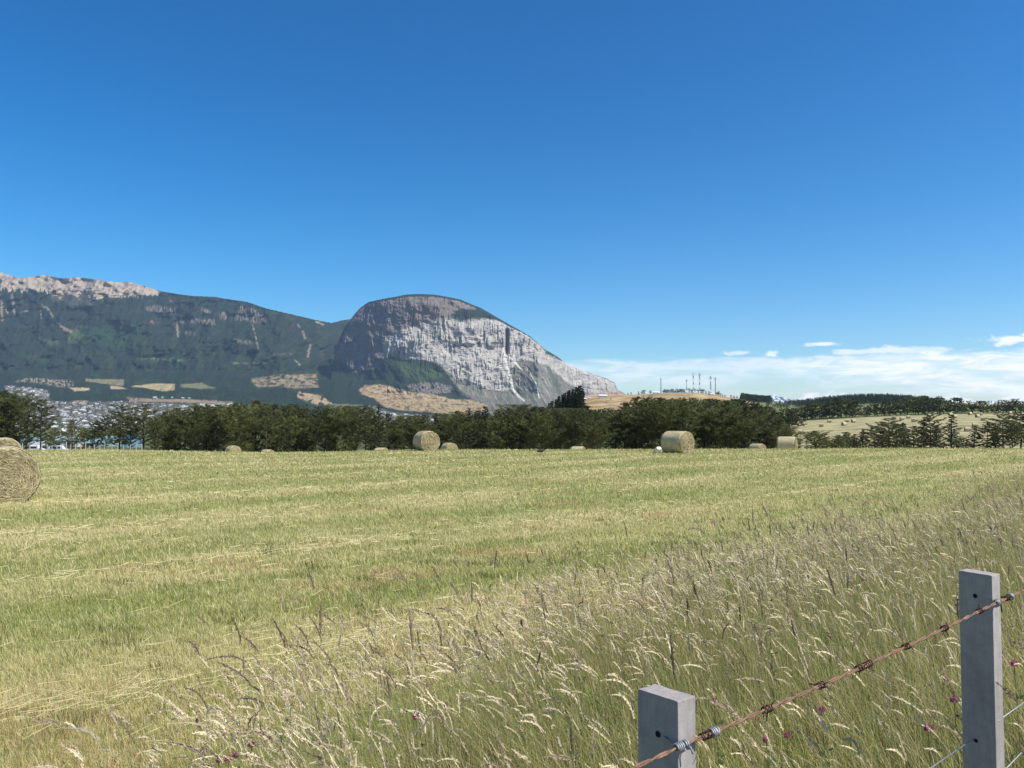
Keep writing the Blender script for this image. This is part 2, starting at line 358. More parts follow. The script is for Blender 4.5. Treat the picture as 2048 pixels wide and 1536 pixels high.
GRAYBR = np.array([0.135, 0.125, 0.10])
def soften(maskfn, PXA, PYA, poly, ragged, sc=9.0, seed=0):
    out = np.zeros(PXA.shape); P_ = np.array(poly); g = ragged * 2 + 4
    sel = (PXA > P_[:, 0].min() - g) & (PXA < P_[:, 0].max() + g) & (PYA > P_[:, 1].min() - g) & (PYA < P_[:, 1].max() + g)
    if not sel.any(): return out
    x, y = PXA[sel], PYA[sel]; acc = 0
    for k in range(4):                  # averaged ragged outlines: edges thin out instead of being cut
        dx = ragged * 1.5 * fbm(x / sc + 3.1 * k, y / sc, 3, 200 + seed, 0.65) + ragged * .35 * perlin(x / 1.7 + k * 5, y / 1.5, 290); dy = ragged * 1.1 * fbm(x / sc, y / (sc * .6) + 2.7 * k, 3, 300 + seed, 0.65) + ragged * .25 * perlin(x / 1.9, y / 1.4 + k * 5, 291)
        acc = acc + inpoly(x + dx, y + dy, poly)
    out[sel] = acc / 4.0; return out
def mcolour(px, py):
    C = np.broadcast_to(FOREST, px.shape + (3,)).copy()
    nf = fbm(px / 26, py / 14, 5, 71); nm = fbm(px / 5, py / 4, 3, 75); ns = fbm(px / 2.2, py / 2.0, 2, 79)
    C = lerp(C, FOREST2, sst(nf, 0.0, 0.4) * (0.35 + 0.6 * sst(py, 640, 760)))
    C = lerp(C, np.array([0.05, 0.045, 0.035]), sst(fbm(px / 30, py / 22, 4, 83), 0.1, 0.5) * 0.5 * (py < 720))
    def put(poly, col, rag=6, sc=9, seed=0, amt=1.0, patch=None):
        nonlocal C
        m = soften(None, px, py, poly, rag, sc, seed) * amt
        if patch is not None: m = m * sst(patch, -0.15, 0.1)
        C = lerp(C, np.asarray(col), m)
    sk = np.interp(px, SKY[:, 0], SKY[:, 1])
    # bare rock crest of the left range
    low = np.interp(px, [-900, 0, 60, 90, 110, 140, 180, 210, 245, 275, 300, 322, 330], [640, 577, 582, 580, 605, 612, 608, 600, 594, 592, 590, 584, 560])
    ragg = low + 14 * fbm(px / 7, py / 22, 3, 91) + 6 * perlin(px / 2.5, py / 9, 93)
    m = ((py < ragg) & (px < 326)).astype(float)
    bg_ = lerp(np.broadcast_to(BEIGE, C.shape), np.array([0.21, 0.17, 0.14]), sst(fbm((px - (py - 560) * .8) / 22, py / 12, 4, 95), -0.05, 0.35) * .8)
    C = lerp(C, bg_, m)
    C = lerp(C, FOREST, m * sst(fbm(px / 16, py / 5, 3, 97) + (py - sk - 22) / 40, 0.15, 0.3) * (px > 95) * 0.9)
    for k, (x0, y0, x1, y1, wd) in enumerate([(24, 590, 29, 628, 4), (85, 610, 98, 620, 3), (115, 646, 124, 654, 2.5), (128, 657, 142, 663, 5), (58, 621, 44, 624, 2), (82, 622, 83, 636, 2), (596, 650, 600, 656, 2), (606, 664, 610, 676, 3),
                                 (620, 690, 616, 712, 3), (590, 720, 600, 730, 2), (303, 643, 307, 647, 3), (150, 680, 155, 684, 2.5), (354, 645, 356, 672, 3), (506, 650, 516, 695, 1.5), (2, 590, 4, 640, 4), (12, 620, 16, 628, 2), (100, 624, 106, 634, 3), (632, 643, 646, 649, 3), (342, 602, 346, 605, 3)]):
        t = np.clip(((px - x0) * (x1 - x0) + (py - y0) * (y1 - y0)) / ((x1 - x0) ** 2 + (y1 - y0) ** 2 + 1e-6), 0, 1)
        d = np.hypot(px - x0 - t * (x1 - x0), py - y0 - t * (y1 - y0)) + 1.6 * ns
        C = lerp(C, np.array([0.30, 0.23, 0.165]), (1 - sst(d + 3.2 * nm, wd * 0.2, wd)) * 0.6)
    rb = np.array([0.185, 0.152, 0.13]); stri = fbm(px / 2.2, py / 14, 3, 99)
    for k, pl in enumerate([c1((850, 275), (920, 262), (1050, 292), (1040, 318), (940, 305), (860, 300)), c1((1050, 352), (1150, 342), (1250, 350), (1262, 382), (1180, 370), (1060, 372)), c1((1380, 330), (1400, 272), (1460, 270), (1535, 320), (1560, 365), (1480, 368), (1400, 352), (1350, 350)),
                            c1((1170, 278), (1240, 300), (1225, 312), (1180, 300)), c1((1280, 300), (1330, 310), (1320, 350), (1285, 345)), c1((1360, 460), (1500, 480), (1520, 500), (1380, 488)), c1((1070, 415), (1150, 420), (1140, 440), (1080, 435)), c1((1580, 545), (1720, 545), (1700, 556), (1600, 556)),
                            c1((810, 575), (980, 572), (1090, 588), (1060, 592), (900, 584)), c1((1340, 598), (1600, 600), (1590, 606), (1350, 608))]):
        put(pl, rb if k < 8 else OLIVE * 2, 5, 6, k, 0.8 if k < 5 else 0.5, stri if k < 8 else nm)
    put(c1((380, 490), (430, 405), (480, 385), (525, 390), (520, 430), (450, 482)), (0.060, 0.085, 0.028), 8, 9, 21, 0.9)
    put(c1((235, 458), (340, 470), (345, 500), (280, 495)), (0.05, 0.075, 0.026), 6, 9, 22, 0.8)
    put(c1((440, 400), (830, 380), (860, 480), (700, 530), (520, 480)), (0.020, 0.044, 0.018), 12, 14, 23, 0.8)
    # fields at the foot of the range
    put(c1((500, 694), (725, 700), (722, 738), (640, 728), (500, 710)), (0.17, 0.15, 0.08), 2, 9, 31)
    put(c1((645, 735), (700, 740), (745, 755), (650, 757)), (0.33, 0.25, 0.15), 1.5, 9, 32)
    put(c1((760, 740), (900, 722), (1025, 724), (1022, 762), (950, 769), (850, 748)), (0.31, 0.25, 0.13), 2, 9, 33)
    put(c1((1060, 727), (1180, 720), (1265, 752), (1160, 752), (1055, 742)), (0.16, 0.155, 0.075), 4, 9, 34, 0.9)
    put(c1((1465, 695), (1620, 672), (1855, 668), (1872, 748), (1740, 752), (1600, 740), (1500, 745)), (0.22, 0.17, 0.10), 5, 7, 35, 1, fbm(px / 13, py / 5, 5, 101, 0.65) + 0.05)
    put(c1((1745, 770), (1890, 795), (1938, 842), (1850, 850), (1740, 805)), (0.32, 0.235, 0.135), 4, 7, 36, 1, fbm(px / 13, py / 6, 5, 103, 0.65) + 0.12)
    put(c1((80, 712), (170, 690), (420, 705), (430, 735), (360, 745), (200, 715)), (0.27, 0.22, 0.15), 6, 6, 37, 0.8, nm)
    put(c1((400, 745), (520, 750), (525, 762), (440, 768)), (0.36, 0.29, 0.17), 3, 6, 38)
    put(c1((740, 803), (900, 812), (1100, 815), (1370, 830), (1350, 842), (1050, 834), (850, 830), (760, 826)), (0.22, 0.165, 0.115), 3, 9, 39)
    put(c1((130, 755), (280, 765), (270, 775), (140, 768)), (0.24, 0.18, 0.12), 2, 9, 40)
    put(c1((425, 822), (520, 822), (510, 838), (430, 838)), (0.24, 0.17, 0.12), 2, 9, 41)
    tw = c1((20, 735), (280, 762), (295, 822), (430, 832), (760, 826), (1000, 840), (1380, 842), (1370, 870), (1370, 960), (0, 960), (0, 830), (200, 820), (90, 790))
    put(tw, TOWN, 3, 9, 42, 0.75)
    # ---- the great dome
    dsk = np.interp(px, DSKY[:, 0], DSKY[:, 1], left=900)
    inside = (py >= dsk - 3) & (px > 664)
    up = c2((190, 470), (205, 440), (300, 225), (350, 150), (480, 80), (980, 80), (1090, 165), (1130, 215), (1020, 215), (870, 225), (800, 260), (700, 262), (560, 300), (505, 350), (505, 400), (520, 455), (440, 520), (330, 545), (230, 480))
    rock_u = lerp(np.broadcast_to(ROCKD, C.shape), np.array([0.165, 0.138, 0.118]), sst(fbm(px / 4, py / 22, 4, 111), -0.1, 0.4))
    rock_u = lerp(rock_u, np.array([0.21, 0.18, 0.155]), sst(fbm(px / 12, py / 5, 4, 113), 0.12, 0.35) * 0.5)
    m = soften(None, px, py, up, 9, 14, 51) * inside; C = lerp(C, rock_u, m)
    lt = c2((480, 360), (560, 300), (700, 255), (850, 228), (950, 240), (1100, 225), (1180, 215), (1290, 280), (1420, 400), (1450, 440), (1530, 470), (1700, 540), (1840, 600), (1865, 655), (1900, 675), (1760, 680), (1640, 655), (1560, 600), (1440, 500), (1360, 480), (1290, 470), (1240, 520), (1250, 640), (1180, 650), (1080, 640), (1000, 600), (920, 590), (860, 540), (820, 490), (700, 462), (560, 458), (500, 430))
    st1 = fbm((px + 2 * fbm(px / 20, py / 20, 2, 116)) / 4.2, py / 30, 4, 115, .6); st2 = fbm(px / 7, py / 40, 3, 117)
    rock_l = lerp(np.broadcast_to(ROCKL, C.shape), np.array([0.165, 0.152, 0.138]), sst(st1 + 0.5 * st2 + .35 * fbm(px / 30, py / 22, 3, 118), 0.08, 0.42) * .85)
    rock_l = lerp(rock_l, np.array([0.40, 0.372, 0.32]), sst(fbm(px / 3.3, py / 30, 3, 119), 0.12, 0.42))
    rock_l = lerp(rock_l, np.array([0.27, 0.25, 0.235]), sst(fbm(px / 40, py / 22, 3, 121), 0.05, 0.4) * 0.4)
    m = soften(None, px, py, lt, 8, 16, 52) * inside; C = lerp(C, rock_l, m)
    # dark ledges with shrubs on the face
    for k, (x0, y0, w_, h_) in enumerate([(909, 692, 9, 4), (936, 690, 14, 5), (958, 688, 6, 7), (980, 695, 11, 6), (990, 686, 10, 3), (1014, 668, 3, 16), (947, 664, 2.5, 9), (968, 668, 2.5, 7), (880, 672, 2, 12), (1032, 690, 2, 12)]):
        d = ((px - x0) / w_) ** 2 + ((py - y0) / h_) ** 2 + 0.9 * nm
        C = lerp(C, np.array([0.07, 0.07, 0.06]), (1 - sst(d, 0.6, 1.1)) * inside)
    put(c2((700, 470), (640, 470), (560, 465), (520, 450), (440, 525), (330, 550), (200, 545), (100, 552), (110, 640), (160, 700), (440, 730), (560, 760), (480, 690), (380, 650), (450, 620), (620, 630), (720, 600), (880, 605), (910, 625), (860, 660), (900, 690), (1000, 700), (960, 650), (900, 590), (850, 540), (810, 490)),
        FOREST, 6, 9, 53)
    put(c2((560, 470), (700, 475), (800, 500), (860, 560), (700, 600), (620, 560)), (0.04, 0.065, 0.026), 8, 9, 54, 0.8)
    put(c2((630, 615), (700, 598), (800, 600), (890, 625), (880, 660), (760, 668), (650, 650)), (0.15, 0.13, 0.115), 5, 6, 55, 0.9, nm + 0.15)
    sl_ = c2((860, 545), (930, 590), (1010, 600), (1080, 640), (1180, 655), (1255, 640), (1235, 520), (1290, 470), (1360, 480), (1440, 500), (1560, 600), (1660, 660), (1760, 700), (1700, 830), (1100, 830), (1090, 740), (1010, 700), (930, 640))
    slc = lerp(np.broadcast_to(GRAYBR, C.shape), np.array([0.075, 0.085, 0.055]), sst(fbm((px - py * 0.4) / 14, py / 30, 4, 123), -0.1, 0.3))
    slc = lerp(slc, np.array([0.25, 0.235, 0.20]), sst(fbm((px - py * 0.5) / 5, py / 34, 4, 125), 0.16, 0.4) * 0.8)
    m = soften(None, px, py, sl_, 7, 9, 56) * inside; C = lerp(C, slc, m)
    for pts, wd in ((c2((1185, 400), (1205, 470), (1215, 520), (1235, 580), (1245, 640), (1280, 680), (1310, 705)), 3.0), (c2((1160, 490), (1210, 560), (1240, 620)), 1.5), (c2((1215, 440), (1250, 470), (1300, 530)), 1.6), (c2((1330, 520), (1380, 600), (1400, 690)), 1.2)):
        for (x0, y0), (x1, y1) in zip(pts[:-1], pts[1:]):
            t = np.clip(((px - x0) * (x1 - x0) + (py - y0) * (y1 - y0)) / ((x1 - x0) ** 2 + (y1 - y0) ** 2), 0, 1)
            d = np.hypot(px - x0 - t * (x1 - x0), py - y0 - t * (y1 - y0)) + 0.8 * ns
            C = lerp(C, np.array([0.50, 0.48, 0.41]), (1 - sst(d, wd * 0.4, wd)) * 0.9)
    # forest cap
    cap = (py < dsk + np.interp(px, [700, 740, 830, 900, 960, 1030, 1075], [0, 5, 5, 4, 5, 4, 0]) + 3 * nm) & inside & (px > 715) & (px < 1078)
    C = lerp(C, FOREST, cap.astype(float))
    put(c2((880, 205), (940, 165), (1020, 175), (1060, 160), (1120, 195), (1250, 262), (1290, 300), (1180, 245), (1100, 225), (1040, 218), (960, 228), (900, 222)), FOREST, 4, 6, 57)
    # tan foot
    tanc = lerp(np.broadcast_to(TAN, C.shape), np.array([0.20, 0.155, 0.095]), sst(fbm(px / 16, py / 5, 4, 127), -0.05, 0.35))
    m = soften(None, px, py, c2((345, 640), (380, 618), (460, 610), (560, 630), (640, 655), (790, 672), (900, 700), (1000, 700), (1100, 735), (1090, 770), (960, 800), (900, 790), (740, 770), (600, 765), (500, 745), (430, 690), (360, 668)), 4, 9, 58)
    C = lerp(C, tanc, m); C = lerp(C, np.array([0.06, 0.07, 0.04]), m * sst(fbm(px / 16 + (py - 780) / 14, (py - px * .25) / 4, 5, 129, 0.65), 0.12, 0.22) * 0.9)
    put(c2((1640, 690), (1700, 668), (1860, 655), (1940, 685), (1900, 720), (1640, 720)), (0.28, 0.19, 0.12), 3, 9, 59)
    put(c2((170, 722), (440, 735), (520, 770), (800, 800), (830, 840), (180, 840)), TOWN * 1.1, 3, 9, 60, 0.8)
    # grain of single trees and rocks
    calm = 1 - .75 * ((py < low + 4) & (px < 326))
    C = C * (1 + (0.28 * perlin(px / 1.3, py / 1.1, 131) + 0.2 * perlin(px / 2.6, py / 2.1, 132))[..., None] * calm[..., None])
    return np.clip(C, 0.008, 0.85)
def build_mount(name, px, skyf, baseY, Yf, nrow, label, skip=None):
    sk = skyf(px); t = np.linspace(0, 1, nrow) ** 1.0
    PYm = 842 + (sk[None] - 842) * t[:, None]; PXm = np.broadcast_to(px, PYm.shape).copy()
    Ym = Yf(PXm, PYm)
    Xm, Yw, Zm = P(PXm, PYm, Ym); C = mcolour(PXm, PYm)
    ext = [(60, -4), (300, -70), (900, -350), (2200, -900)]
    rows = [np.stack([Xm, Yw, Zm], -1)]; cs = [C]
    for dy, dz in ext:
        k = (Ym[-1] + dy) / Ym[-1]
        rows.append(np.stack([Xm[-1] * k, Yw[-1] + dy, np.maximum(Zm[-1] + dz, -60)], -1)[None]); cs.append(C[-1:])
    V = np.concatenate(rows); Cc = np.concatenate(cs); fc = grid_faces(V.shape[0], V.shape[1])
    me = mesh_np(name, V.reshape(-1, 3), fc.ravel(), np.arange(len(fc)) * 4, np.full(len(fc), 4), Cc.reshape(-1, 3), [M_mount], None, False)
    return tag(link(name, me), label, 'mountain', kind='structure')
def Y_range(px, py):
    y = rangeY(py) + 1000 * sst(px, 560, 720)* (py < 760) 
    y = y + sst(840 - py, 20, 90) * (260 * fbm((px + (py - 700) * 0.5) / 75, py / 60, 4, 141, 0.55) + 40 * fbm((px + 0.4 * py) / 14, py / 22, 3, 145))
    cr = sst(600 - py, -15, 30) * (px < 330); y = y + cr * 85 * fbm((px - py * .8) / 34, py / 26, 2, 147)
    y = y + np.where((px > 668) & (py > 690), 350, 0)
    return y
def Y_dome(px, py):
    y = domeY(px, py)
    hi = (1 - sst(py, 790, 815)) * sst(px, 668, 690)
    ct = np.interp(px, CT[:, 0], CT[:, 1]); cb = np.interp(px, CB[:, 0], CB[:, 1])
    inc = sst(py, ct - 25, ct + 4) * (1 - sst(py, cb - 2, cb + 22))
    wx = px + 5 * fbm(px / 30, py / 30, 3, 151)
    fl = (1 - 2 * np.abs(fbm(wx / 9, py / 60, 3, 153, 0.5))) * (0.25 + 1.1 * sst(fbm(px / 28, py / 30, 3, 154), -.25, .35))
    y = y + hi * inc * 13 * np.abs(fbm(px / 16 + py / 60, py / 9, 4, 155))
    y = y - hi * (0.4 + 0.6 * inc) * 18 * fl
    y = y + hi * inc * 26 * fbm(wx / 34, py / 60, 3, 157) 
    y = y + hi * (1 - inc) * (55 * fbm((px - py * 0.5) / 22, py / 30, 4, 159)) + hi * 9 * fbm(px / 9, py / 6, 3, 161)
    # long open gully down the right of the face
    y = y + hi * inc * 160 * np.exp(-((px - 1014) / 3.0) ** 2) * sst(py, 655, 665) * (1 - sst(py, 700, 715))
    return y
def sky_r(px): return np.interp(px, SKY[:, 0], SKY[:, 1]) + 0.9 * fbm(px / 5, 0 * px, 3, 171)
def sky_d(px): return np.interp(px, DSKY[:, 0], DSKY[:, 1]) + 0.9 * fbm(px / 3.5, 0 * px, 3, 173)
pr = np.concatenate([np.arange(-880, -60, 5.0), np.arange(-60, 775, 1.0)])
build_mount('mountain_range', pr, sky_r, 0, Y_range, 260, 'long dark forested mountain ridge with bare beige crest at left')
build_mount('mountain', np.arange(662, 1328, 0.8), sky_d, 0, Y_dome, 330, 'rounded mountain with sheer pale grey cliff face above the valley')
# far snowy mountains
for k, (pts, Yd) in enumerate([([(1478, 802), (1500, 795), (1520, 797), (1545, 788), (1558, 793), (1575, 797), (1600, 799), (1640, 806)], 9500), ([(1940, 812), (1965, 806), (1984, 801), (2000, 805), (2030, 812)], 9800)]):
    pts = np.array(pts, float); px = np.arange(pts[0, 0] - 10, pts[-1, 0] + 10, 0.8)
    skp = np.interp(px, pts[:, 0], pts[:, 1]) + 1.0 * fbm(px / 5, 0 * px, 3, 180 + k)
    t = np.linspace(0, 1, 26)[:, None]; PYm = 830 + (skp[None] - 830) * t; PXm = np.broadcast_to(px, PYm.shape)
    Ym = Yd + 900 * t + 260 * fbm(PXm / 6, PYm / 6, 4, 185)
    X, Y, Z = P(PXm, PYm, Ym); X = np.concatenate([X, X[-1:] * 1.1]); Y = np.concatenate([Y, Y[-1:] + 1200]); Z = np.concatenate([Z, Z[-1:] * 0 - 50])
    sn = sst(np.concatenate([fbm(PXm / 5, PYm / 4, 3, 187 + k) + (812 - PYm) / 60, np.zeros((1, len(px)))]), 0.05, 0.25)
    C = lerp(np.broadcast_to(np.array([0.16, 0.17, 0.20]), X.shape + (3,)), np.array([0.55, 0.57, 0.6]), sn)
    fc = grid_faces(*X.shape)
    me = mesh_np('snowy_mountain', np.stack([X, Y, Z], -1).reshape(-1, 3), fc.ravel(), np.arange(len(fc)) * 4, np.full(len(fc), 4), C.reshape(-1, 3), [mat('snow_rock', attr=True, rough=0.9)], None, True)
    tag(link('snowy_mountain', me), ['far snow-streaked peaks just right of the mast hill', 'tiny far snow peak above the right tree belt'][k], 'mountain', kind='structure')

def place_surface(px, py):
    if py >= 839:
        r = far_r(px, py)
        return far_pt(px, r), r
    a = np.array([float(px)]); b = np.array([float(py)])
    Yd = float(Y_dome(a, b)[0]) if px > 700 else float(Y_range(a, b)[0])
    return PV(px, py, Yd), Yd

# ------------------------------------------------------------------ trees
def tree_proto(seed, kind, H=8.0, nbr=60, nleaf=9000, leaf=(0.19, 0.065)):
    """trunk + limbs mesh, crown mesh; height H, base at the origin"""
    R = np.random.default_rng(seed); tb = MB()
    lean = R.uniform(-0.25, 0.25, 2); hs = np.linspace(0, H * 0.97, 9)
    wob = np.stack([lean[0] * (hs / H) ** 2 + 0.05 * np.sin(hs * 1.7 + seed), lean[1] * (hs / H) ** 2 + 0.05 * np.cos(hs * 1.3 + seed), hs - 0.3 * (hs == 0)], -1)
    tb.tube(wob, [0.15 * (1 - 0.9 * i / 8) + 0.012 for i in range(9)], (0.09, 0.07, 0.055), 7)
    base_f, wmax = {'dense': (0.03, 0.36), 'open': (0.22, 0.36), 'cone': (0.04, 0.27), 'spruce': (0.02, 0.17)}[kind]
    cl = []; a_ph = R.uniform(0, 6.28)
    for i in range(nbr):
        f = base_f + (1 - base_f) * ((i + R.random()) / nbr) ** 0.9
        if kind == 'dense': env = (1 - max(0, (f - 0.42) / 0.58) ** 2.4) ** 0.55 * (0.72 + 0.28 * min(1, f / 0.3)) * (0.8 + 0.35 * math.sin(a_ph + f * 9))
        elif kind == 'open': env = (0.45 + 0.55 * min(1, (f - base_f) / 0.3)) * (1 - max(0, (f - 0.5) / 0.5) ** 1.8) ** 0.6
        elif kind == 'cone': env = (1 - f) ** 0.75 * 1.1 + 0.05
        else: env = (1 - f) ** 0.85 + 0.03
        L = H * wmax * env * R.uniform(0.6, 1.12); a = i * 2.4 + R.uniform(-0.5, 0.5)
        up = {'dense': R.uniform(0.1, 0.8), 'open': R.uniform(-0.05, 0.4), 'cone': R.uniform(0, 0.4), 'spruce': R.uniform(-0.25, 0.1)}[kind]
        p0 = np.array([np.interp(f * H, hs, wob[:, 0]), np.interp(f * H, hs, wob[:, 1]), f * H]); d = np.array([math.cos(a), math.sin(a), 0])
        q = [p0 + d * L * s_ + np.array([0, 0, L * up * s_ + 0.18 * L * s_ ** 2]) for s_ in (0, 0.35, 0.7, 1)]
        for qq in q[1:]: qq[2] = min(qq[2], H * 0.995)
        if L > 0.35: tb.tube(q, [0.045 * (1 - f * 0.6), 0.03 * (1 - f * 0.5), 0.018, 0.006], (0.085, 0.068, 0.052), 4, False)
        nc = max(2, int(L / 0.30)); shade = R.uniform(0.75, 1.25)
        for k in range(nc):
            s_ = 0.3 + 0.75 * (k + R.random() * 0.6) / nc
            c = p0 + d * L * s_ + np.array([0, 0, L * up * s_ + 0.18 * L * s_ ** 2])
            side = np.array([-d[1], d[0], 0]) * R.normal(0, 0.22 * L * min(1, s_ + 0.2)); c = c + side; c[2] = min(c[2], H)
            cl.append((c, d, min(0.30, 0.08 + 0.10 * L) * R.uniform(0.7, 1.2), shade * R.uniform(0.65, 1.35)))
    per = max(4, nleaf // len(cl)); n = per * len(cl)
    cen = np.repeat(np.array([c[0] for c in cl]), per, 0); dr = np.repeat(np.array([c[1] for c in cl]), per, 0)
    rad = np.repeat([c[2] for c in cl], per); sh = np.repeat([c[3] for c in cl], per)
    o = R.normal(0, 1, (n, 3)); o /= np.linalg.norm(o, axis=1)[:, None]
    flat = {'dense': 0.75, 'open': 0.42, 'cone': 0.5, 'spruce': 0.5}[kind]
    pos = cen + o * (rad * R.random(n) ** 0.5)[:, None] * np.array([1.15, 1.15, flat]); pos[:, 2] = np.maximum(pos[:, 2], 0.05)
    ax = o * 0.8 + dr * 0.5 + np.array([0, 0, 0.55]) + R.normal(0, 0.35, (n, 3)); ax /= np.linalg.norm(ax, axis=1)[:, None]
    sd = np.cross(ax, R.normal(0, 1, (n, 3))); sd /= np.linalg.norm(sd, axis=1)[:, None] + 1e-9
    l = leaf[0] * R.uniform(0.6, 1.3, n)[:, None]; w_ = leaf[1] * R.uniform(0.7, 1.3, n)[:, None]
    V = np.stack([pos - ax * l * 0.5, pos + sd * w_ * 0.5, pos + ax * l * 0.5, pos - sd * w_ * 0.5], 1).reshape(-1, 3)
    hue = R.random(n)[:, None]
    c0 = {'dense': ((0.052, 0.068, 0.021), (0.155, 0.163, 0.055)), 'open': ((0.048, 0.062, 0.024), (0.130, 0.136, 0.056)), 'cone': ((0.044, 0.056, 0.026), (0.110, 0.118, 0.054)), 'spruce': ((0.022, 0.034, 0.018), (0.042, 0.058, 0.028))}[kind]
    C = (np.array(c0[0]) * (1 - hue) + np.array(c0[1]) * hue) * sh[:, None]
    brown = (R.random(n) < 0.06)[:, None]; C = np.where(brown, np.array([0.12, 0.085, 0.045]), C)
    fc = np.arange(n * 4)
    cm = mesh_np('crown', V, fc, np.arange(n) * 4, np.full(n, 4), np.repeat(C, 4, 0), [M_needle])
    return tb.mesh('trunk', [M_bark], True), cm
PR = {}
for k_, (kind, cnt, nb, nl) in {'dense': ('dense', 7, 110, 16000), 'open': ('open', 6, 50, 12000), 'cone': ('cone', 5, 64, 12000), 'spruce': ('spruce', 3, 60, 6000)}.items():
    PR[k_] = [tree_proto(1000 + 17 * i + len(k_), kind, 8.0, nb, nl) for i in range(cnt)]
for k_, nl in (('fardense', 2000), ('farcone', 1500)):
    PR[k_] = [tree_proto(2000 + 17 * i, k_[3:], 8.0, 34, nl, (0.55, 0.26)) for i in range(4)]
def put_tree(name, loc, h, kind, label, cat='tree', group=None, wide=1.0):
    pr_ = random.choice(PR[kind]); r = empty(name, loc, random.uniform(0, 6.28)); s_ = h / 8.0; r.scale = (s_ * wide, s_ * wide, s_)
    link('trunk', pr_[0], r); link('crown', pr_[1], r)
    return tag(r, label, cat, group)
# surveyed tree line: (photo x, photo y of the top, kind, width)
TL = [(-48, 792, 'dense', 1.1), (-22, 800, 'dense', 1.1), (4, 784, 'dense', 1.25), (30, 795, 'dense', 1.1), (56, 832, 'open', .9), (83, 802, 'open', .95), (110, 856, 'open', 1), (146, 841, 'dense', .9), (170, 858, 'open', 1), (190, 846, 'open', 1.0), (212, 834, 'open', 1.1), (241, 812, 'open', 1.1),
      (262, 830, 'open', 1), (288, 811, 'open', 1.25), (312, 838, 'dense', .9), (332, 826, 'dense', 1), (352, 818, 'dense', .9), (372, 822, 'open', 1), (392, 814, 'dense', 1), (414, 811, 'dense', 1), (436, 812, 'open', 1.1), (455, 818, 'dense', 1), (474, 808, 'dense', 1.1), (494, 810, 'dense', 1), (512, 804, 'dense', 1.05),
      (533, 810, 'open', 1), (552, 812, 'dense', 1.1), (574, 814, 'dense', 1), (594, 812, 'dense', 1), (614, 820, 'dense', 1.1), (632, 817, 'open', 1), (652, 819, 'dense', 1.1), (672, 818, 'dense', 1), (694, 815, 'dense', 1), (714, 816, 'open', 1.1), (732, 812, 'open', 1), (757, 812, 'cone', 1), (778, 830, 'dense', 1), (800, 834, 'dense', 1.1), (824, 834, 'dense', 1.1),
      (848, 832, 'dense', 1.1), (872, 828, 'cone', 1.1), (892, 830, 'dense', 1), (915, 824, 'dense', 1.1), (938, 819, 'cone', 1.2), (956, 824, 'dense', 1), (974, 815, 'cone', 1.2), (996, 821, 'dense', 1), (1018, 819, 'dense', 1), (1042, 813, 'dense', 1.15), (1066, 816, 'dense', 1), (1086, 817, 'dense', 1.1), (1110, 820, 'dense', 1), (1130, 822, 'dense', 1),
      (1150, 820, 'dense', 1.1), (1174, 814, 'dense', 1.1), (1194, 828, 'dense', 1), (1212, 850, 'open', .9), (1232, 832, 'dense', 1.1), (1250, 808, 'dense', 1.1), (1272, 797, 'dense', 1.15), (1296, 799, 'dense', 1.1), (1320, 798, 'dense', 1.1), (1344, 802, 'dense', 1), (1366, 800, 'dense', 1.1), (1388, 803, 'dense', 1), (1410, 801, 'open', 1.1), (1432, 803, 'dense', 1.1),
      (1452, 804, 'dense', 1), (1472, 810, 'open', 1), (1490, 815, 'dense', 1.1), (1512, 813, 'cone', 1.2), (1532, 828, 'dense', 1), (1552, 838, 'dense', 1.1), (1572, 858, 'dense', 1.1), (1590, 872, 'dense', 1)]
ZONES = [(-60, 46, 'the tall dark group rising behind the two left-edge bales'), (46, 70, 'slim open pine just right of the left-edge hay bales, shorter than its neighbour'),
         (70, 100, 'slender tiered pine with bare trunk standing against the town roofs'), (100, 130, 'low thin pine just right of the slender tiered pine'),
         (130, 160, 'rounded olive pine above the distant post fence'), (160, 230, 'the sparse trees above the distant post fence'),
         (230, 270, 'the pair framing the small blue roof'), (270, 300, 'broad spreading pine just right of the small blue roof'),
         (300, 450, 'the row between the blue roof and the left end-on bale'), (450, 500, 'the trees right behind the left end-on bale'),
         (500, 625, 'the close row right of the left end-on bale'), (625, 745, 'the close row left of the flat bale top'), (745, 768, 'narrow pointed pine above the low half-hidden bale left of centre'),
         (768, 905, 'the dip behind the large end-on bale'), (905, 985, 'the group just right of the two touching bales'),
         (985, 1140, 'the dense row behind the dark bird'), (1140, 1204, 'the row end below the spruce wedge'),
         (1204, 1224, 'small thin tree in the bright gap between the two dense rows'), (1224, 1310, 'the bushy left end of the right-hand clump'),
         (1310, 1400, 'the dark trees behind the largest right-hand bale'), (1400, 1500, 'the clump right of the largest right-hand bale'),
         (1500, 1600, 'the descending right end of the clump')]
GBASE = lambda x, y: float(gz(x, y))
ORD = ['leftmost', 'second', 'third', 'fourth', 'fifth', 'sixth', 'seventh', 'eighth', 'ninth', 'tenth', 'eleventh', 'twelfth', 'thirteenth', 'fourteenth']
zone = lambda px: next(z_ for z_ in ZONES if z_[0] <= px < z_[1])
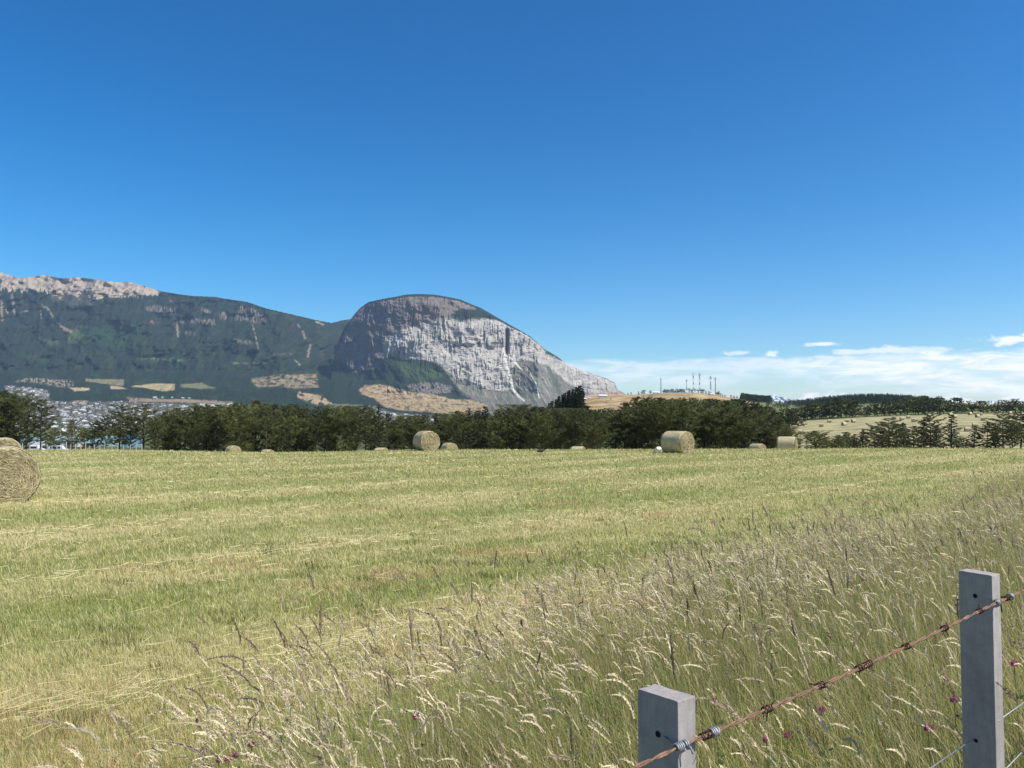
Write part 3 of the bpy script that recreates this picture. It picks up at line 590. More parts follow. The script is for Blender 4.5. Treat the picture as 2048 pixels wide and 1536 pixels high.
for i, (px, top, kind, wd) in enumerate(TL):
    Yd = 124 + random.uniform(-5, 7) + (6 if 760 < px < 900 else 0); x = (px - CX) / F * Yd; zb = GBASE(x, Yd)
    h = float(PV(px, top, Yd)[2]) - zb
    z_ = zone(px); mem = [q[0] for q in TL if z_[0] <= q[0] < z_[1]]; k_ = mem.index(px)
    lab = z_[2] if len(mem) == 1 else (ORD[k_] + ' pine of ' + z_[2] if k_ < len(mem) - 1 else 'rightmost pine of ' + z_[2])
    put_tree('pine_tree', (x, Yd, zb), h * 1.02, kind, lab, 'tree', 'tree line behind the mown field', wd * (0.85 if kind == 'open' else 1.0 if px < 1224 else 1.12))
    if 320 < px < 1560 and not (1190 < px < 1235) and (i % 2 or px > 1224):     # second rank that closes the row
        Y2 = Yd + random.uniform(7, 11); x2 = (px + 11 - CX) / F * Y2; z2 = GBASE(x2, min(Y2, 134)); h2 = (float(PV(px + 11, top + random.uniform(4, 12), Y2)[2]) - z2)
        z_ = zone(min(px + 11, 1599)); lab2 = 'back-rank pine mostly hidden behind ' + (z_[2] if z_[1] - z_[0] > 40 else 'the central row')
        put_tree('pine_tree', (x2, Y2, z2), h2, 'dense', lab2, 'tree', 'tree line behind the mown field: ' + lab2, 0.95)
TR = [(1612, 880, 'cone', 1.2, 0), (1630, 862, 'dense', 1.5, 0), (1652, 874, 'dense', 1.3, 0), (1676, 870, 'dense', 1.3, 1), (1692, 864, 'dense', 1.3, 1), (1708, 868, 'cone', 1.5, 1), (1724, 858, 'cone', 1.5, 1), (1748, 852, 'open', 1.2, 2), (1762, 856, 'cone', 1.5, 2), (1776, 837, 'open', 1.3, 2), (1792, 848, 'open', 1.1, 2), (1806, 846, 'cone', 1.4, 2),
      (1826, 852, 'open', 1.2, 2), (1846, 839, 'cone', 1.2, 3), (1860, 826, 'open', .9, 3), (1872, 850, 'cone', 1.2, 3), (1901, 830, 'cone', 1.25, 4), (1922, 872, 'open', 1.2, 5), (1946, 852, 'cone', 1.2, 5), (1972, 848, 'open', 1.1, 5), (1988, 852, 'cone', 1.0, 5), (2004, 828, 'open', 1.1, 6), (2022, 846, 'open', .9, 6), (2040, 824, 'open', 1.05, 6), (2064, 836, 'open', 1.1, 6), (2095, 840, 'cone', 1.1, 6)]
RLAB = ['low bushy group starting the right-hand row', 'second bushy group of the right-hand row', 'ragged middle group of the right-hand row',
        'uneven group left of the neat cone tree', 'neat cone-shaped conifer standing apart in the right-hand row', 'small group right of the neat cone tree', 'tall open group at the right photo edge']
for px, top, kind, wd, z_ in TR:
    mem = [q[0] for q in TR if q[4] == z_]; lab = RLAB[z_] if len(mem) == 1 else (ORD[mem.index(px)] + ' of the trees: ' + RLAB[z_])
    Yd = 122 + random.uniform(-4, 5); x = (px - CX) / F * Yd; zb = GBASE(x, Yd); h = float(PV(px, top, Yd)[2]) - zb
    put_tree('conifer', (x, Yd, zb), h, kind, lab, 'tree', 'conifers of the right-hand row', wd * 1.15)
# spruce wedge
for i in range(52):
    px = 1093 + 75 * ((i * 0.618) % 1.0) ** 0.8; e_ = np.interp(px, [1090, 1105, 1125, 1140, 1152, 1160, 1168], [812, 802, 789, 781, 776, 771, 786]); top = e_ + (0 if i % 2 else random.uniform(3, 16))
    Yd = 300 + (i % 5) * 8; b = far_pt(px, Yd); top_ = float(PV(px, top, Yd)[2])
    put_tree('spruce_tree', b, top_ - b.z, 'spruce', 'dark pointed spruce in the wedge-shaped stand rising over the central row', 'tree', 'wedge of dark spruces', 1.15)
# belt beyond the second hay field
for i in range(92):
    px = 1420 + i * 7.3 + random.uniform(-2, 2)
    bpy_ = np.interp(px, [1420, 1500, 1600, 1700, 1800, 1850, 1900, 2100], [842, 850, 843, 836, 832, 828.5, 827, 826])
    tp = np.interp(px, [1420, 1500, 1560, 1600, 1640, 1680, 1700, 1730, 1760, 1800, 1850, 1900, 1912, 1930, 2000, 2100], [800, 800, 822, 815, 812, 803, 808, 818, 811, 808, 800, 806, 800, 807, 807, 806]) + random.uniform(-2, 6)
    r = 448 + (i % 3) * 9 + random.uniform(-4, 4)
    if px < 1600: r = 330 + (i % 3) * 14
    b = far_pt(px, r); h = float(PV(px, tp, r)[2]) - b.z
    put_tree('belt_tree', b, max(4.0, h * 1.3) if px > 1600 else max(3.5, h), random.choice(['fardense', 'fardense', 'farcone']), 'dark tree in the long belt along the top edge of the second hay field' if px > 1600 else 'dark tree on the slope just behind the right end of the clump', 'tree', 'tree belt above the second hay field' if px > 1600 else 'trees behind the clump', 1.25 if i % 3 else 1.5)
# trees near the foot of the tan hill
for i, (px, top, r, kind) in enumerate([(1360, 796, 700, 'fardense'), (1384, 797, 700, 'fardense'), (1392, 799, 705, 'farcone'), (1402, 799, 700, 'farcone'), (1412, 798, 700, 'farcone'), (1425, 797, 705, 'farcone'), (1436, 801, 700, 'farcone'), (1447, 803, 700, 'fardense'), (1458, 803, 700, 'fardense'), (1470, 803, 700, 'fardense'), (1480, 804, 700, 'fardense')]):
    b = far_pt(px, r); put_tree('hill_tree', b, float(PV(px, top, r)[2]) - b.z, kind, 'dark tree in the broken row at the foot of the tan mast hill', 'tree', 'row at the foot of the mast hill', 0.8)
for px in (1180, 1188, 1197, 1207, 1216, 1226, 1234, 1243):
    r = 560; b = far_pt(px, r); put_tree('meadow_tree', b, float(PV(px, 819 + random.uniform(-2, 3), r)[2]) - b.z, 'fardense', 'low dark tree on the far green strip seen in the gap of the tree line', 'tree', 'low trees in the gap', 1.3)
b = far_pt(1550, 650); put_tree('lone_tree', b, 4.5, 'fardense', 'single round tree on the green strip left of the plantation', 'tree', None, 1.3)
# bushes along the crest of the mast hill
for i, (px, h) in enumerate([(1256, 3), (1262, 3.5), (1277, 4), (1284, 5), (1288, 6), (1301, 5)] + [(1327 + k * 3.0, 4.0 + 2.5 * random.random()) for k in range(15)] + [(1378, 6), (1384, 5), (1390, 6), (1396, 5), (1402, 6), (1406, 6), (1412, 4), (1418, 4), (1434, 5), (1437, 6), (1441, 4), (1445, 3), (1450, 3), (1462, 4), (1468, 4), (1474, 4)]):
    b = far_pt(px, 1385); put_tree('hilltop_bush', b, h * 1.25, 'fardense', 'small dark bush on the crest of the tan mast hill', 'bush', 'bushes on the mast hill', 1.2)
# scattered shrubs on the tan slope
for i in range(26):
    px = random.uniform(1175, 1470); r = random.uniform(950, 1350); b = far_pt(px, r); put_tree('slope_shrub', b, random.uniform(1.5, 3.0), 'fardense', 'tiny shrub dotted on the tan slope below the masts', 'shrub', 'shrubs on the tan slope', 1.3)
# plantation of the round hill and the block beside it: far-off woods that read as one mass
def wood(name, pts, label, nl=70, wid=0.26):
    mb = MB(); R = np.random.default_rng(5 + len(pts))
    for (p, h) in pts:
        n = nl; f = R.random(n) ** 0.8; a = R.uniform(0, 6.28, n); rr = h * wid * (1 - f) ** (0.7 if wid < .3 else .45) * R.uniform(0.5, 1, n) ** 0.5
        pos = np.stack([p[0] + np.cos(a) * rr, p[1] + np.sin(a) * rr, p[2] + h * (0.08 + 0.92 * f)], -1)
        ax = np.stack([np.cos(a) * .8, np.sin(a) * .8, R.uniform(-.2, .9, n)], -1); sd = np.cross(ax, R.normal(0, 1, (n, 3))); sd /= np.linalg.norm(sd, axis=1)[:, None]
        l = h * 0.11 * R.uniform(.7, 1.3, n)[:, None]; V = np.stack([pos - ax * l, pos + sd * l * .6, pos + ax * l, pos - sd * l * .6], 1).reshape(-1, 3)
        c = np.array([0.040, 0.060, 0.026]) * R.uniform(0.7, 1.5) + R.random((n, 1)) * np.array([0.018, 0.02, 0.01])
        mb.add(V, np.arange(4 * n).reshape(-1, 4), np.repeat(c, 4, 0))
        mb.tube([(p[0], p[1], p[2] - .3), (p[0], p[1], p[2] + h * .85)], [.18, .03], (0.07, .055, .045), 3, False)
    return tag(link(name, mb.mesh(name, [M_needle])), label, 'wood', kind='stuff')
pts = []
for r in np.linspace(880, 1395, 22):
    for px in np.arange(1578, 1905, 4.0):
        q = px + random.uniform(-1.2, 1.2)
        if r < np.interp(q, [1575, 1640, 1800, 1905], [1200, 900, 930, 1300]): continue
        if random.random() < 0.06 + 0.35 * (fbm(q / 20, r / 80, 2, 55) > 0.28): continue
        pts.append((far_pt(q, r + random.uniform(-6, 6)), random.uniform(4.6, 7.4) * float(np.interp(q, [1575, 1660, 1820, 1905], [.55, 1, 1, .5]))))
wood('plantation', pts, 'rows of young dark conifers covering the round hill on the right')
pts = [(far_pt(px, r), random.uniform(10.5, 12)) for r in np.linspace(1300, 1385, 5) for px in np.arange(1483, 1541, 2.6)]
wood('woodland', pts, 'dark block of plantation on the rise just right of the tan mast hill')
pts = [(far_pt(px, r), random.uniform(3.5, 5.5)) for r in np.linspace(900, 1250, 7) for px in np.arange(1535, 1640, 6.0) if random.random() < 0.7]
wood('woodland', pts, 'scrubby dark trees on the slope between the plantation block and the round hill', 70, .55)

# ------------------------------------------------------------------ the far town
def house_mesh(wall, roof, w_, d_, h_, rh):
    mb = MB(); x, y = w_ / 2, d_ / 2; mb.box((-x, -y, -3), (x, y, h_), wall)
    e = 0.5
    V = [(-x - e, -y - e, h_ - .1), (x + e, -y - e, h_ - .1), (x + e, y + e, h_ - .1), (-x - e, y + e, h_ - .1), (-x - e, 0, h_ + rh), (x + e, 0, h_ + rh)]
    mb.add(V, [(0, 1, 5, 4), (2, 3, 4, 5)], roof); mb.add(V, [(0, 4, 3), (1, 2, 5)], wall)
    for sx in (-0.3, 0.25): mb.box((sx * w_ - .6, -y - .06, 1.0), (sx * w_ + .6, -y - .02, 2.2), (0.04, 0.045, 0.055))
    mb.box((x + .02, -1, 0), (x + .05, 0, 2.1), (0.08, .06, .05))
    return mb.mesh('house', [M_paint])
HP = [house_mesh(w, r, *d) for w, r, d in [((.34, .33, .31), (.40, .40, .41), (9, 8, 2.8, 2.2)), ((.32, .29, .25), (.42, .41, .40), (11, 8, 3, 2.4)), ((.3, .26, .22), (.12, .12, .125), (9, 7, 5, 2.2)), ((.42, .42, .41), (.60, .60, .61), (13, 9, 3, 2)), ((.22, .19, .16), (.18, .09, .075), (9, 8, 3, 2.5)), ((.42, .41, .39), (.50, .49, .47), (8, 7, 4.6, 2))]]
def town_pts(poly, n, seed):
    R = np.random.default_rng(seed); out = []; P_ = np.array(poly); k = 0
    while len(out) < n and k < n * 30:
        k += 1; q = R.uniform(P_.min(0), P_.max(0))
        if inpoly(np.array([q[0]]), np.array([q[1]]), poly)[0] and fbm(np.array([q[0] / 16]), np.array([q[1] / 7]), 3, 221)[0] < 0.16: out.append((float(q[0]), float(q[1])))
    return out
TA = c1((20, 738), (120, 740), (280, 768), (292, 818), (200, 818), (60, 778)); TB = c1((30, 822), (430, 835), (560, 832), (760, 830), (1000, 848), (1360, 866), (1100, 940), (600, 985), (60, 990)); TC = c1((740, 806), (1150, 806), (1150, 812), (760, 812)); TD = c1((1160, 842), (1365, 846), (1365, 862), (1160, 858))
TE = c2((170, 722), (440, 735), (600, 790), (820, 800), (800, 840), (560, 830), (180, 760))
near_h = [(p, 'pale-roofed house in the packed far town seen above the left trees') for p in town_pts(TB, 190, 1)] + [(p, 'tiny pale house in the upper far suburb at the left edge') for p in town_pts(TA, 42, 2)] + \
         [(p, 'white house in the bright row on the right of the far town') for p in town_pts(TD, 24, 3)] + [(p, 'small house in the thin line at the foot of the tan slope') for p in town_pts(TE, 34, 4)] + [(p, 'tiny house in the single row above the bare strip of the far town') for p in town_pts(TC, 9, 5)]
for (px, py), lab in near_h:
    loc, r = place_surface(px, py); o = link('house', random.choice(HP if 'white house' not in lab else [HP[0], HP[3]])); o.location = loc; o.rotation_euler = (0, 0, random.choice([0.3, 1.87]) + random.uniform(-.15, .15) + (0.8 if px > 600 else 0))
    tag(o, lab, 'house', 'houses: ' + lab)
mb = MB(); R = np.random.default_rng(12); HPV = [(np.array([v.co for v in m_.vertices]), [np.array([p.vertices[:] for p in m_.polygons if len(p.vertices) == k]) for k in (3, 4)], np.array([c.color[:3] for c in m_.color_attributes['Col'].data])) for m_ in HP]
for (px, py) in town_pts(TB, 620, 21) + town_pts(TA, 130, 22) + town_pts(TE, 90, 24) + town_pts(TD, 25, 25):
    loc, r = place_surface(px, py); v, fs, c = HPV[R.integers(6)]; a = R.choice([0.3, 1.87]) + R.uniform(-.15, .15); s_ = R.uniform(.8, 1.15)
    q = v.copy(); q[:, 0] = v[:, 0] * math.cos(a) - v[:, 1] * math.sin(a); q[:, 1] = v[:, 0] * math.sin(a) + v[:, 1] * math.cos(a); q = q * s_ + np.array(loc)
    n0 = mb.n; mb.V.append(q); mb.C.append(c * R.uniform(.75, 1.15)); mb.n += len(q)
    for f in fs:
        if len(f): mb.F.append(f + n0)
tag(link('houses', mb.mesh('houses', [M_paint])), 'smallest pale houses filling the far town below the mountain', 'town', kind='stuff')
pts = []
for poly, n, sd_ in ((TB, 1150, 31), (TA, 120, 32), (TE, 130, 34), (c1((280, 790), (900, 790), (900, 828), (290, 825)), 260, 35), (c1((900, 760), (1400, 790), (1740, 810), (1900, 860), (1380, 850), (1000, 800)), 300, 36), (c2((380, 640), (1090, 740), (1000, 800), (560, 770), (430, 700)), 120, 37)):
    for px, py in town_pts(poly, n, sd_):
        loc, r = place_surface(px, py); pts.append((loc, R.uniform(6, 12)))
wood('town_trees', pts, 'dark trees scattered between the far town houses and the fields above', 26, .42)
# sheds and parked cars beyond the left trees
def shed(px0, px1, top, r, wall, roof, label, eave=3.6):
    a, b = far_pt(px0, r), far_pt(px1, r); zt = float(PV((px0 + px1) / 2, top, r)[2]); mb = MB(); d = 14; zb = min(a.z, b.z) - 1
    h = zt - 1.6
    mb.box((a.x, r, zb), (b.x, r + d, h), wall); e = .4
    V = [(a.x - e, r - e, h - .05), (b.x + e, r - e, h - .05), (b.x + e, r + d + e, h - .05), (a.x - e, r + d + e, h - .05), (a.x - e, r + d / 2, zt), (b.x + e, r + d / 2, zt)]
    rb = MB(); rb.add(V, [(0, 1, 5, 4), (2, 3, 4, 5)], roof); rb.add(V, [(0, 4, 3), (1, 2, 5)], roof)
    o = empty('shed', (0, 0, 0)); link('wall', mb.mesh('wall', [M_paint]), o); link('roof', rb.mesh('roof', [M_paint]), o)
    wb = MB(); n = max(2, int((b.x - a.x) / 4))
    for k in range(n):
        x = a.x + (k + .5) * (b.x - a.x) / n; wb.box((x - .8, r - .08, h - 2.2), (x + .8, r - .02, h - 1.0), (0.05, .06, .07))
    link('window_row', wb.mesh('window_row', [M_paint]), o); tag(o, label, 'shed')
TQ = (0.17, 0.25, 0.24)
shed(36, 50, 873, 330, (.45, .5, .5), TQ, 'turquoise-roofed shed just right of the left-edge bales')
shed(108, 146, 874, 340, (.5, .55, .55), (0.34, .44, .43), 'long shed with pale turquoise roof between two sparse pines')
shed(168, 190, 878, 330, TQ, (0.17, .32, .32), 'turquoise shed low behind the sparse pines, left of the blue roof')
shed(196, 212, 873, 360, (.22, .32, .32), (0.18, .33, .33), 'small turquoise shed nearest the blue one')
shed(245, 254, 868, 310, (0.14, 0.24, 0.28), (0.04, 0.14, 0.26), 'bright blue-roofed shed showing through the pine branches')
shed(112, 130, 856, 420, (.5, .5, .5), (0.72, .73, .75), 'white-roofed building behind the low thin pine')
def van(px, py, r, L, c, label):
    mb = MB(); p = PV(px, py, r); o = empty('parked_van', p, 0.1)
    prof = [(-L / 2, .35), (-L / 2, 1.5), (-L / 2 + .3, 1.9), (L / 2 - 1.5, 1.9), (L / 2 - .8, 1.15), (L / 2 - .05, .95), (L / 2, .35)]
    n = len(prof); V = [(x, -.9, z) for x, z in prof] + [(x, .9, z) for x, z in prof]
    mb.add(V, [(i, (i + 1) % n, (i + 1) % n + n, i + n) for i in range(n)], c)
    for s_ in (0, n): mb.add(V[s_:s_ + n], [(0, 1, 2), (0, 2, 3), (0, 3, 4), (0, 4, 5), (0, 5, 6)], c)
    link('body', mb.mesh('body', [M_paint]), o)
    g = MB(); g.box((-L / 2 + .5, -.93, 1.15), (L / 2 - 1.4, -.91, 1.7), (.03, .035, .04)); link('window', g.mesh('window', [M_paint]), o)
    for wx in (-L / 2 + .9, L / 2 - .9):
        for wy in (-.85, .85):
            w = MB(); w.tube([(wx, wy - .1, .35), (wx, wy + .1, .35)], .35, (.02, .02, .02), 12); link('wheel', w.mesh('wheel', [M_paint]), o)
    tag(o, label, 'van')
def roadside(px, r): p = far_pt(px, r); return float(CY - 0 + (HZ - CY) + F * (CAMZ - p.z) / r)
van(69, roadside(69, 215) , 215, 4.8, (.75, .76, .78), 'white van parked behind the distant fence near the left edge')
van(100, roadside(100, 220), 220, 4.6, (.10, .12, .15), 'dark van parked behind the distant fence')
van(117, roadside(117, 214), 214, 4.4, (.7, .71, .72), 'second white van parked behind the distant fence, right of the dark one')
# two little houses and mast huts on the tan hill
for px, py, s_, lab in ((1206, 790.5, 1.2, 'small white farmhouse on the left shoulder of the tan hill'), (1169, 792, 0.7, 'tiny white house beside the tip of the spruce wedge'), (1180, 792, .55, 'smallest white house between the spruce wedge and the farmhouse'),
                        (1312, 783, .9, 'long low white hut at the left mast'), (1374.5, 783, .6, 'small white hut at the foot of the shortest mast'), (1391, 783, .7, 'small white hut between the two tallest masts'), (1423, 783, .6, 'white equipment hut at the foot of the two right-hand masts')):
    r = 1370 if px > 1250 else 1330; o = link('hut', HP[3]); o.location = far_pt(px, r); o.scale = (s_ * .8, s_ * .8, s_ * .9); tag(o, lab, 'house')

# ------------------------------------------------------------------ radio masts
def mast(px, top, wd, bands, head, label, r=1372):
    b = far_pt(px, r); H = float(PV(px, top, r)[2]) - b.z; o = empty('radio_mast', b, 0.3)
    n = 14; lb = {}
    red, wht, gry = (0.30, 0.05, 0.05), (0.72, 0.72, 0.74), (0.16, 0.17, 0.18)
    segs = [(i * H / n, (i + 1) * H / n, bands[int(i * len(bands) / n)]) for i in range(n)]
    mb = MB(); cc = {'r': red, 'w': wht, 'g': gry}
    for z0, z1, k in segs:
        w0 = wd * (1 - .45 * z0 / H); w1 = wd * (1 - .45 * z1 / H)
        c0 = [(-w0, -w0, z0), (w0, -w0, z0), (w0, w0, z0), (-w0, w0, z0)]; c1_ = [(-w1, -w1, z1), (w1, -w1, z1), (w1, w1, z1), (-w1, w1, z1)]
        for i in range(4):
            mb.tube([c0[i], c1_[i]], .14, cc[k], 4, False); mb.tube([c0[i], c1_[(i + 1) % 4]], .07, cc[k], 4, False); mb.tube([c1_[i], c1_[(i + 1) % 4]], .07, cc[k], 4, False)
    link('lattice', mb.mesh('lattice', [M_paint]), o)
    for z, rr in head:
        for a in (0, 2.1, 4.2):
            pb = MB(); x, y = math.cos(a) * rr, math.sin(a) * rr; pb.box((x - .22, y - .22, H - z - 2.0), (x + .22, y + .22, H - z), (.35, .36, .38))
            link('antenna_panel', pb.mesh('antenna_panel', [M_paint]), o)
    pb = MB(); pb.tube([(0, 0, H - .5), (0, 0, H + 3)], .09, gry, 4); link('rod', pb.mesh('rod', [M_paint]), o)
    tag(o, label, 'mast')
mast(1322, 757, .55, 'ggg', [(0, .8)], 'plain grey mast standing apart at the left end of the hilltop')
mast(1373.5, 760, .8, 'wrwwr', [(0, 1.5)], 'shortest, mostly pale red-and-white mast, second from left')
mast(1387, 746, .8, 'wrwrwrw', [(0, 1.8), (4, 1.5)], 'tallest red-and-white lattice mast, third from left')
mast(1399.5, 747, .9, 'wrwrwrr', [(0, 2.6), (2, 2.0)], 'red-and-white mast with the widest antenna head')
mast(1421.5, 753, .8, 'rwrrrwr', [(0, 1.5), (3, 1.8)], 'reddish mast with drum-like top, left of the thin grey one')
mast(1431, 755, .6, 'gggg', [(1, 1.3)], 'thin dark grey mast at the right end of the hilltop')

# ------------------------------------------------------------------ round hay bales
BR = 0.725
def ribbons(c, t, side, L, W, col, curve=None):
    """flat straws: centre c, direction t, side vector; returns vertices/faces (quads in two pieces)"""
    n = len(c); k = 3; s_ = np.linspace(-.5, .5, k)
    V = np.stack([np.stack([c + t * (L * q)[:, None] + (curve * ((q * 2) ** 2 * L)[:, None] if curve is not None else 0) + side * (W * (.5 if abs(q) < .1 else .32) * e)[:, None] for e in (-1, 1)], 1) for q in s_], 1)  # n,3,2,3
    b = np.arange(n)[:, None, None] * 6 + np.array([[0, 1, 3, 2], [2, 3, 5, 4]])[None]
    return V.reshape(-1, 3), b.reshape(-1, 4), np.repeat(col, 6, 0)
def straw_col(R, n, dark=0.0):
    u = R.random((n, 1)); c = np.array([0.36, 0.29, 0.145]) * (1 - u) + np.array([0.68, 0.57, 0.33]) * u
    return c * (1 - dark * R.random((n, 1)))
def bale_meshes(seed, ns, ne, sw):
    R = np.random.default_rng(seed); Lh = 0.74; na, nx = 72, 26
    th = np.linspace(0, 2 * np.pi, na, endpoint=False); x = np.linspace(-Lh, Lh, nx)
    TH, XX = np.meshgrid(th, x); edge = np.clip((np.abs(XX) - Lh + .10) / .10, 0, 1)
    r = BR - 0.07 * edge ** 2 + 0.012 * fbm(XX * 14, np.cos(TH) * 2 + seed, 3, 401) + 0.02 * fbm(np.cos(TH) * 1.5, np.sin(TH) * 1.5 + XX, 2, 403)
    y = r * np.cos(TH); z = r * np.sin(TH); z = np.where(z < -0.86 * BR, -0.86 * BR + (z + 0.86 * BR) * .35, z)
    V = np.stack([XX, y, z], -1).reshape(-1, 3); i = np.arange(nx - 1)[:, None] * na; j = np.arange(na)[None]; jn = (j + 1) % na
    fc = np.stack([i + j, i + jn, i + na + jn, i + na + j], -1).reshape(-1, 4)
    c = np.array([0.48, 0.41, 0.245]) * (1 + .18 * fbm(XX * 22, TH * .6, 3, 405))[..., None] * (1 + .12 * fbm(XX * 3, TH * 3, 3, 406))[..., None]
    mb = MB(); mb.add(V, fc, c.reshape(-1, 3))
    th = R.uniform(0, 6.283, ns); xx = R.uniform(-Lh * .97, Lh * .97, ns); rr = BR + .006 - 0.05 * np.clip((np.abs(xx) - Lh + .08) / .08, 0, 1)
    cc = np.stack([xx, rr * np.cos(th), rr * np.sin(th)], -1); cc[:, 2] = np.maximum(cc[:, 2], -.87 * BR)
    tt = np.stack([R.normal(0, .22, ns), -np.sin(th), np.cos(th)], -1); tt /= np.linalg.norm(tt, axis=1)[:, None]
    nn = np.stack([0 * th, np.cos(th), np.sin(th)], -1); sd = np.cross(tt, nn)
    mb.add(*ribbons(cc, tt, sd, R.uniform(.08, .3, ns), np.full(ns, sw), straw_col(R, ns, .35), -nn * .12))
    side = mb.mesh('wrapped_side', [M_straw], True)
    ends = []
    for sgn in (-1, 1):
        mb = MB(); nr = 16; rad = np.linspace(0.0, BR - 0.055, nr); TH, RR = np.meshgrid(np.linspace(0, 2 * np.pi, 61)[:-1], rad)
        bul = 0.05 * (1 - (RR / BR) ** 2) + 0.022 * np.sin(RR * 46 + TH) * (RR > .08) + 0.022 * fbm(RR * np.cos(TH) * 7, RR * np.sin(TH) * 7, 3, 411 + seed)
        yy, zz = RR * np.cos(TH), RR * np.sin(TH); zz = np.where(zz < -.84 * BR, -.84 * BR + (zz + .84 * BR) * .3, zz)
        V = np.stack([sgn * (Lh - .02 + bul), yy, zz], -1).reshape(-1, 3); i = np.arange(nr - 1)[:, None] * 60; j = np.arange(60)[None]; jn = (j + 1) % 60
        fc = np.stack([i + j, i + jn, i + 60 + jn, i + 60 + j], -1).reshape(-1, 4); fc = fc if sgn > 0 else fc[:, ::-1]
        c = np.array([0.42, 0.33, 0.165]) * (1 + .3 * fbm(RR * 16, TH * 1.2, 3, 415))[..., None]
        mb.add(V, fc, c.reshape(-1, 3))
        rr = (BR - .03) * np.sqrt(R.random(ne)); th = R.uniform(0, 6.283, ne); loose = np.clip(1.1 - rr / BR, .12, 1)
        cc = np.stack([sgn * (Lh + .005 + .05 * (1 - (rr / BR) ** 2) + R.uniform(0, .03, ne)), rr * np.cos(th), rr * np.sin(th)], -1); cc[:, 2] = np.maximum(cc[:, 2], -.84 * BR)
        a = th + np.pi / 2 + R.normal(0, .75, ne) * loose; tt = np.stack([R.normal(0, .2, ne), np.cos(a), np.sin(a)], -1); tt /= np.linalg.norm(tt, axis=1)[:, None]
        sd = np.stack([R.normal(0, .5, ne), -np.sin(a), np.cos(a)], -1); sd /= np.linalg.norm(sd, axis=1)[:, None]
        rad_in = -np.stack([0 * th, np.cos(th), np.sin(th)], -1) * .16
        mb.add(*ribbons(cc, tt, sd, R.uniform(.06, .26, ne), np.full(ne, sw), straw_col(R, ne, .5), rad_in))
        ends.append(mb.mesh('end_face', [M_straw], True))
    return side, ends
NEARB = bale_meshes(3, 5200, 4200, .011); MIDB = [bale_meshes(5, 2200, 1500, .026), bale_meshes(8, 2200, 1500, .026)]; FARB = [bale_meshes(9 + k, 300, 220, .06) for k in range(2)]
def bale(loc, yaw, ms, label, s_=1.0, roll=0.0, group=None):
    o = empty('hay_bale', loc, yaw); o.scale = (s_, s_, s_)
    a = link('wrapped_side', ms[0], o); a.location = (0, 0, .86 * BR + .0)
    for m_ in ms[1]: e = link('end_face', m_, o); e.location = (0, 0, .86 * BR)
    return tag(o, label, 'hay bale', group or 'round hay bales on the mown field')
BL = [(15, 21.0, -56, NEARB, 1.02, 'nearest hay bale, cut by the left photo edge, spiral straw end facing us'),
      (8, 32.5, -60, NEARB, 1.02, 'hay bale just behind the nearest one at the left edge, only its rounded top showing'),
      (468, 96, -50, MIDB[0], 1.0, 'tan round bale facing end-on before the pines left of centre, its foot hidden'),
      (537, 118, -40, MIDB[1], 1.0, 'thin curved bale top just right of the left end-on bale'),
      (763, 112, -35, MIDB[0], 1.0, 'flat pale bale top peeping over the field left of the large end-on bale'),
      (853, 57, -63, MIDB[1], 1.02, 'large bale below the cliff with its round straw end turned to the viewer'),
      (899, 90, -60, MIDB[0], 1.0, 'smaller bale touching the right side of the large end-on bale'),
      (1156, 107, -28, MIDB[1], 1.0, 'low bale top alone on the field to the right of the dark bird'),
      (1354, 52, -50, MIDB[0], 1.03, 'largest right-hand bale below the masts, shaded side left, bright end right'),
      (1514, 96, -60, MIDB[1], 1.0, 'half-hidden bale between the largest right-hand bale and the sideways one'),
      (1573, 73, -29, MIDB[1], 1.0, 'bale lying sideways, striped wrapped side, at the right end of the dark clump')]
for px, Yd, yaw, ms, s_, lab in BL:
    x = (px - CX) / F * Yd; bale((x, Yd, float(gz(x, Yd)) - .02), math.radians(yaw), ms, lab, s_)
FBL = [(1659, 841.5), (1694.5, 841), (1707, 841.5), (1643, 850.5), (1688, 848), (1788, 834), (1804, 836.5), (1817, 833.5), (1791, 842), (1828, 841), (1901, 827.5), (1909.5, 832), (1940, 826.3), (1950, 825.5), (1955, 831.5), (1961, 827.5), (1967, 838), (2020.5, 825), (2045, 828), (1858, 830), (1791, 849), (1935, 859.5), (1950, 851), (1601, 864), (1590, 854), (1605, 865), (1572, 850)]
for i, (px, py) in enumerate(FBL):
    r = far_r(px, py + 3.5, 150, 440); b = far_pt(px, r)
    lab = ('far hay bale at the left end of the second hay field' if px < 1610 else 'far hay bale in the left group of the second hay field' if px < 1720 else 'far hay bale in the middle group above the ragged conifers' if px < 1870 else 'far hay bale near the top right of the second hay field')
    bale(b, math.radians(random.uniform(-50, 20)), FARB[i % 2], lab, 1.05, 0, 'second hay field: ' + lab)

# white bag and dark bird
mb = MB(); R = np.random.default_rng(4); U, Vv = np.meshgrid(np.linspace(0, 2 * np.pi, 15)[:-1], np.linspace(-1.4, 1.5, 8)); rr = .17 * np.cos(Vv) * (1 + .3 * R.uniform(-1, 1, U.shape))
i = np.arange(7)[:, None] * 14; j = np.arange(14)[None]; jn = (j + 1) % 14
mb.add(np.stack([rr * np.cos(U) * 1.2, rr * np.sin(U), .13 + .14 * np.sin(Vv) + .02 * R.uniform(-1, 1, U.shape)], -1).reshape(-1, 3), np.stack([i + j, i + jn, i + 14 + jn, i + 14 + j], -1).reshape(-1, 4), (.78, .79, .8))
Yd = 55.5; x = (1316.5 - CX) / F * Yd; tag(link('plastic_bag', mb.mesh('plastic_bag', [M_paint]), None, (x, Yd, float(gz(x, Yd)))), 'small crumpled white bag on the grass touching the largest right-hand bale', 'bag')
Yd = 49.0; x = (1081 - CX) / F * Yd; mb = MB()
bd = (0.012, 0.012, 0.014)
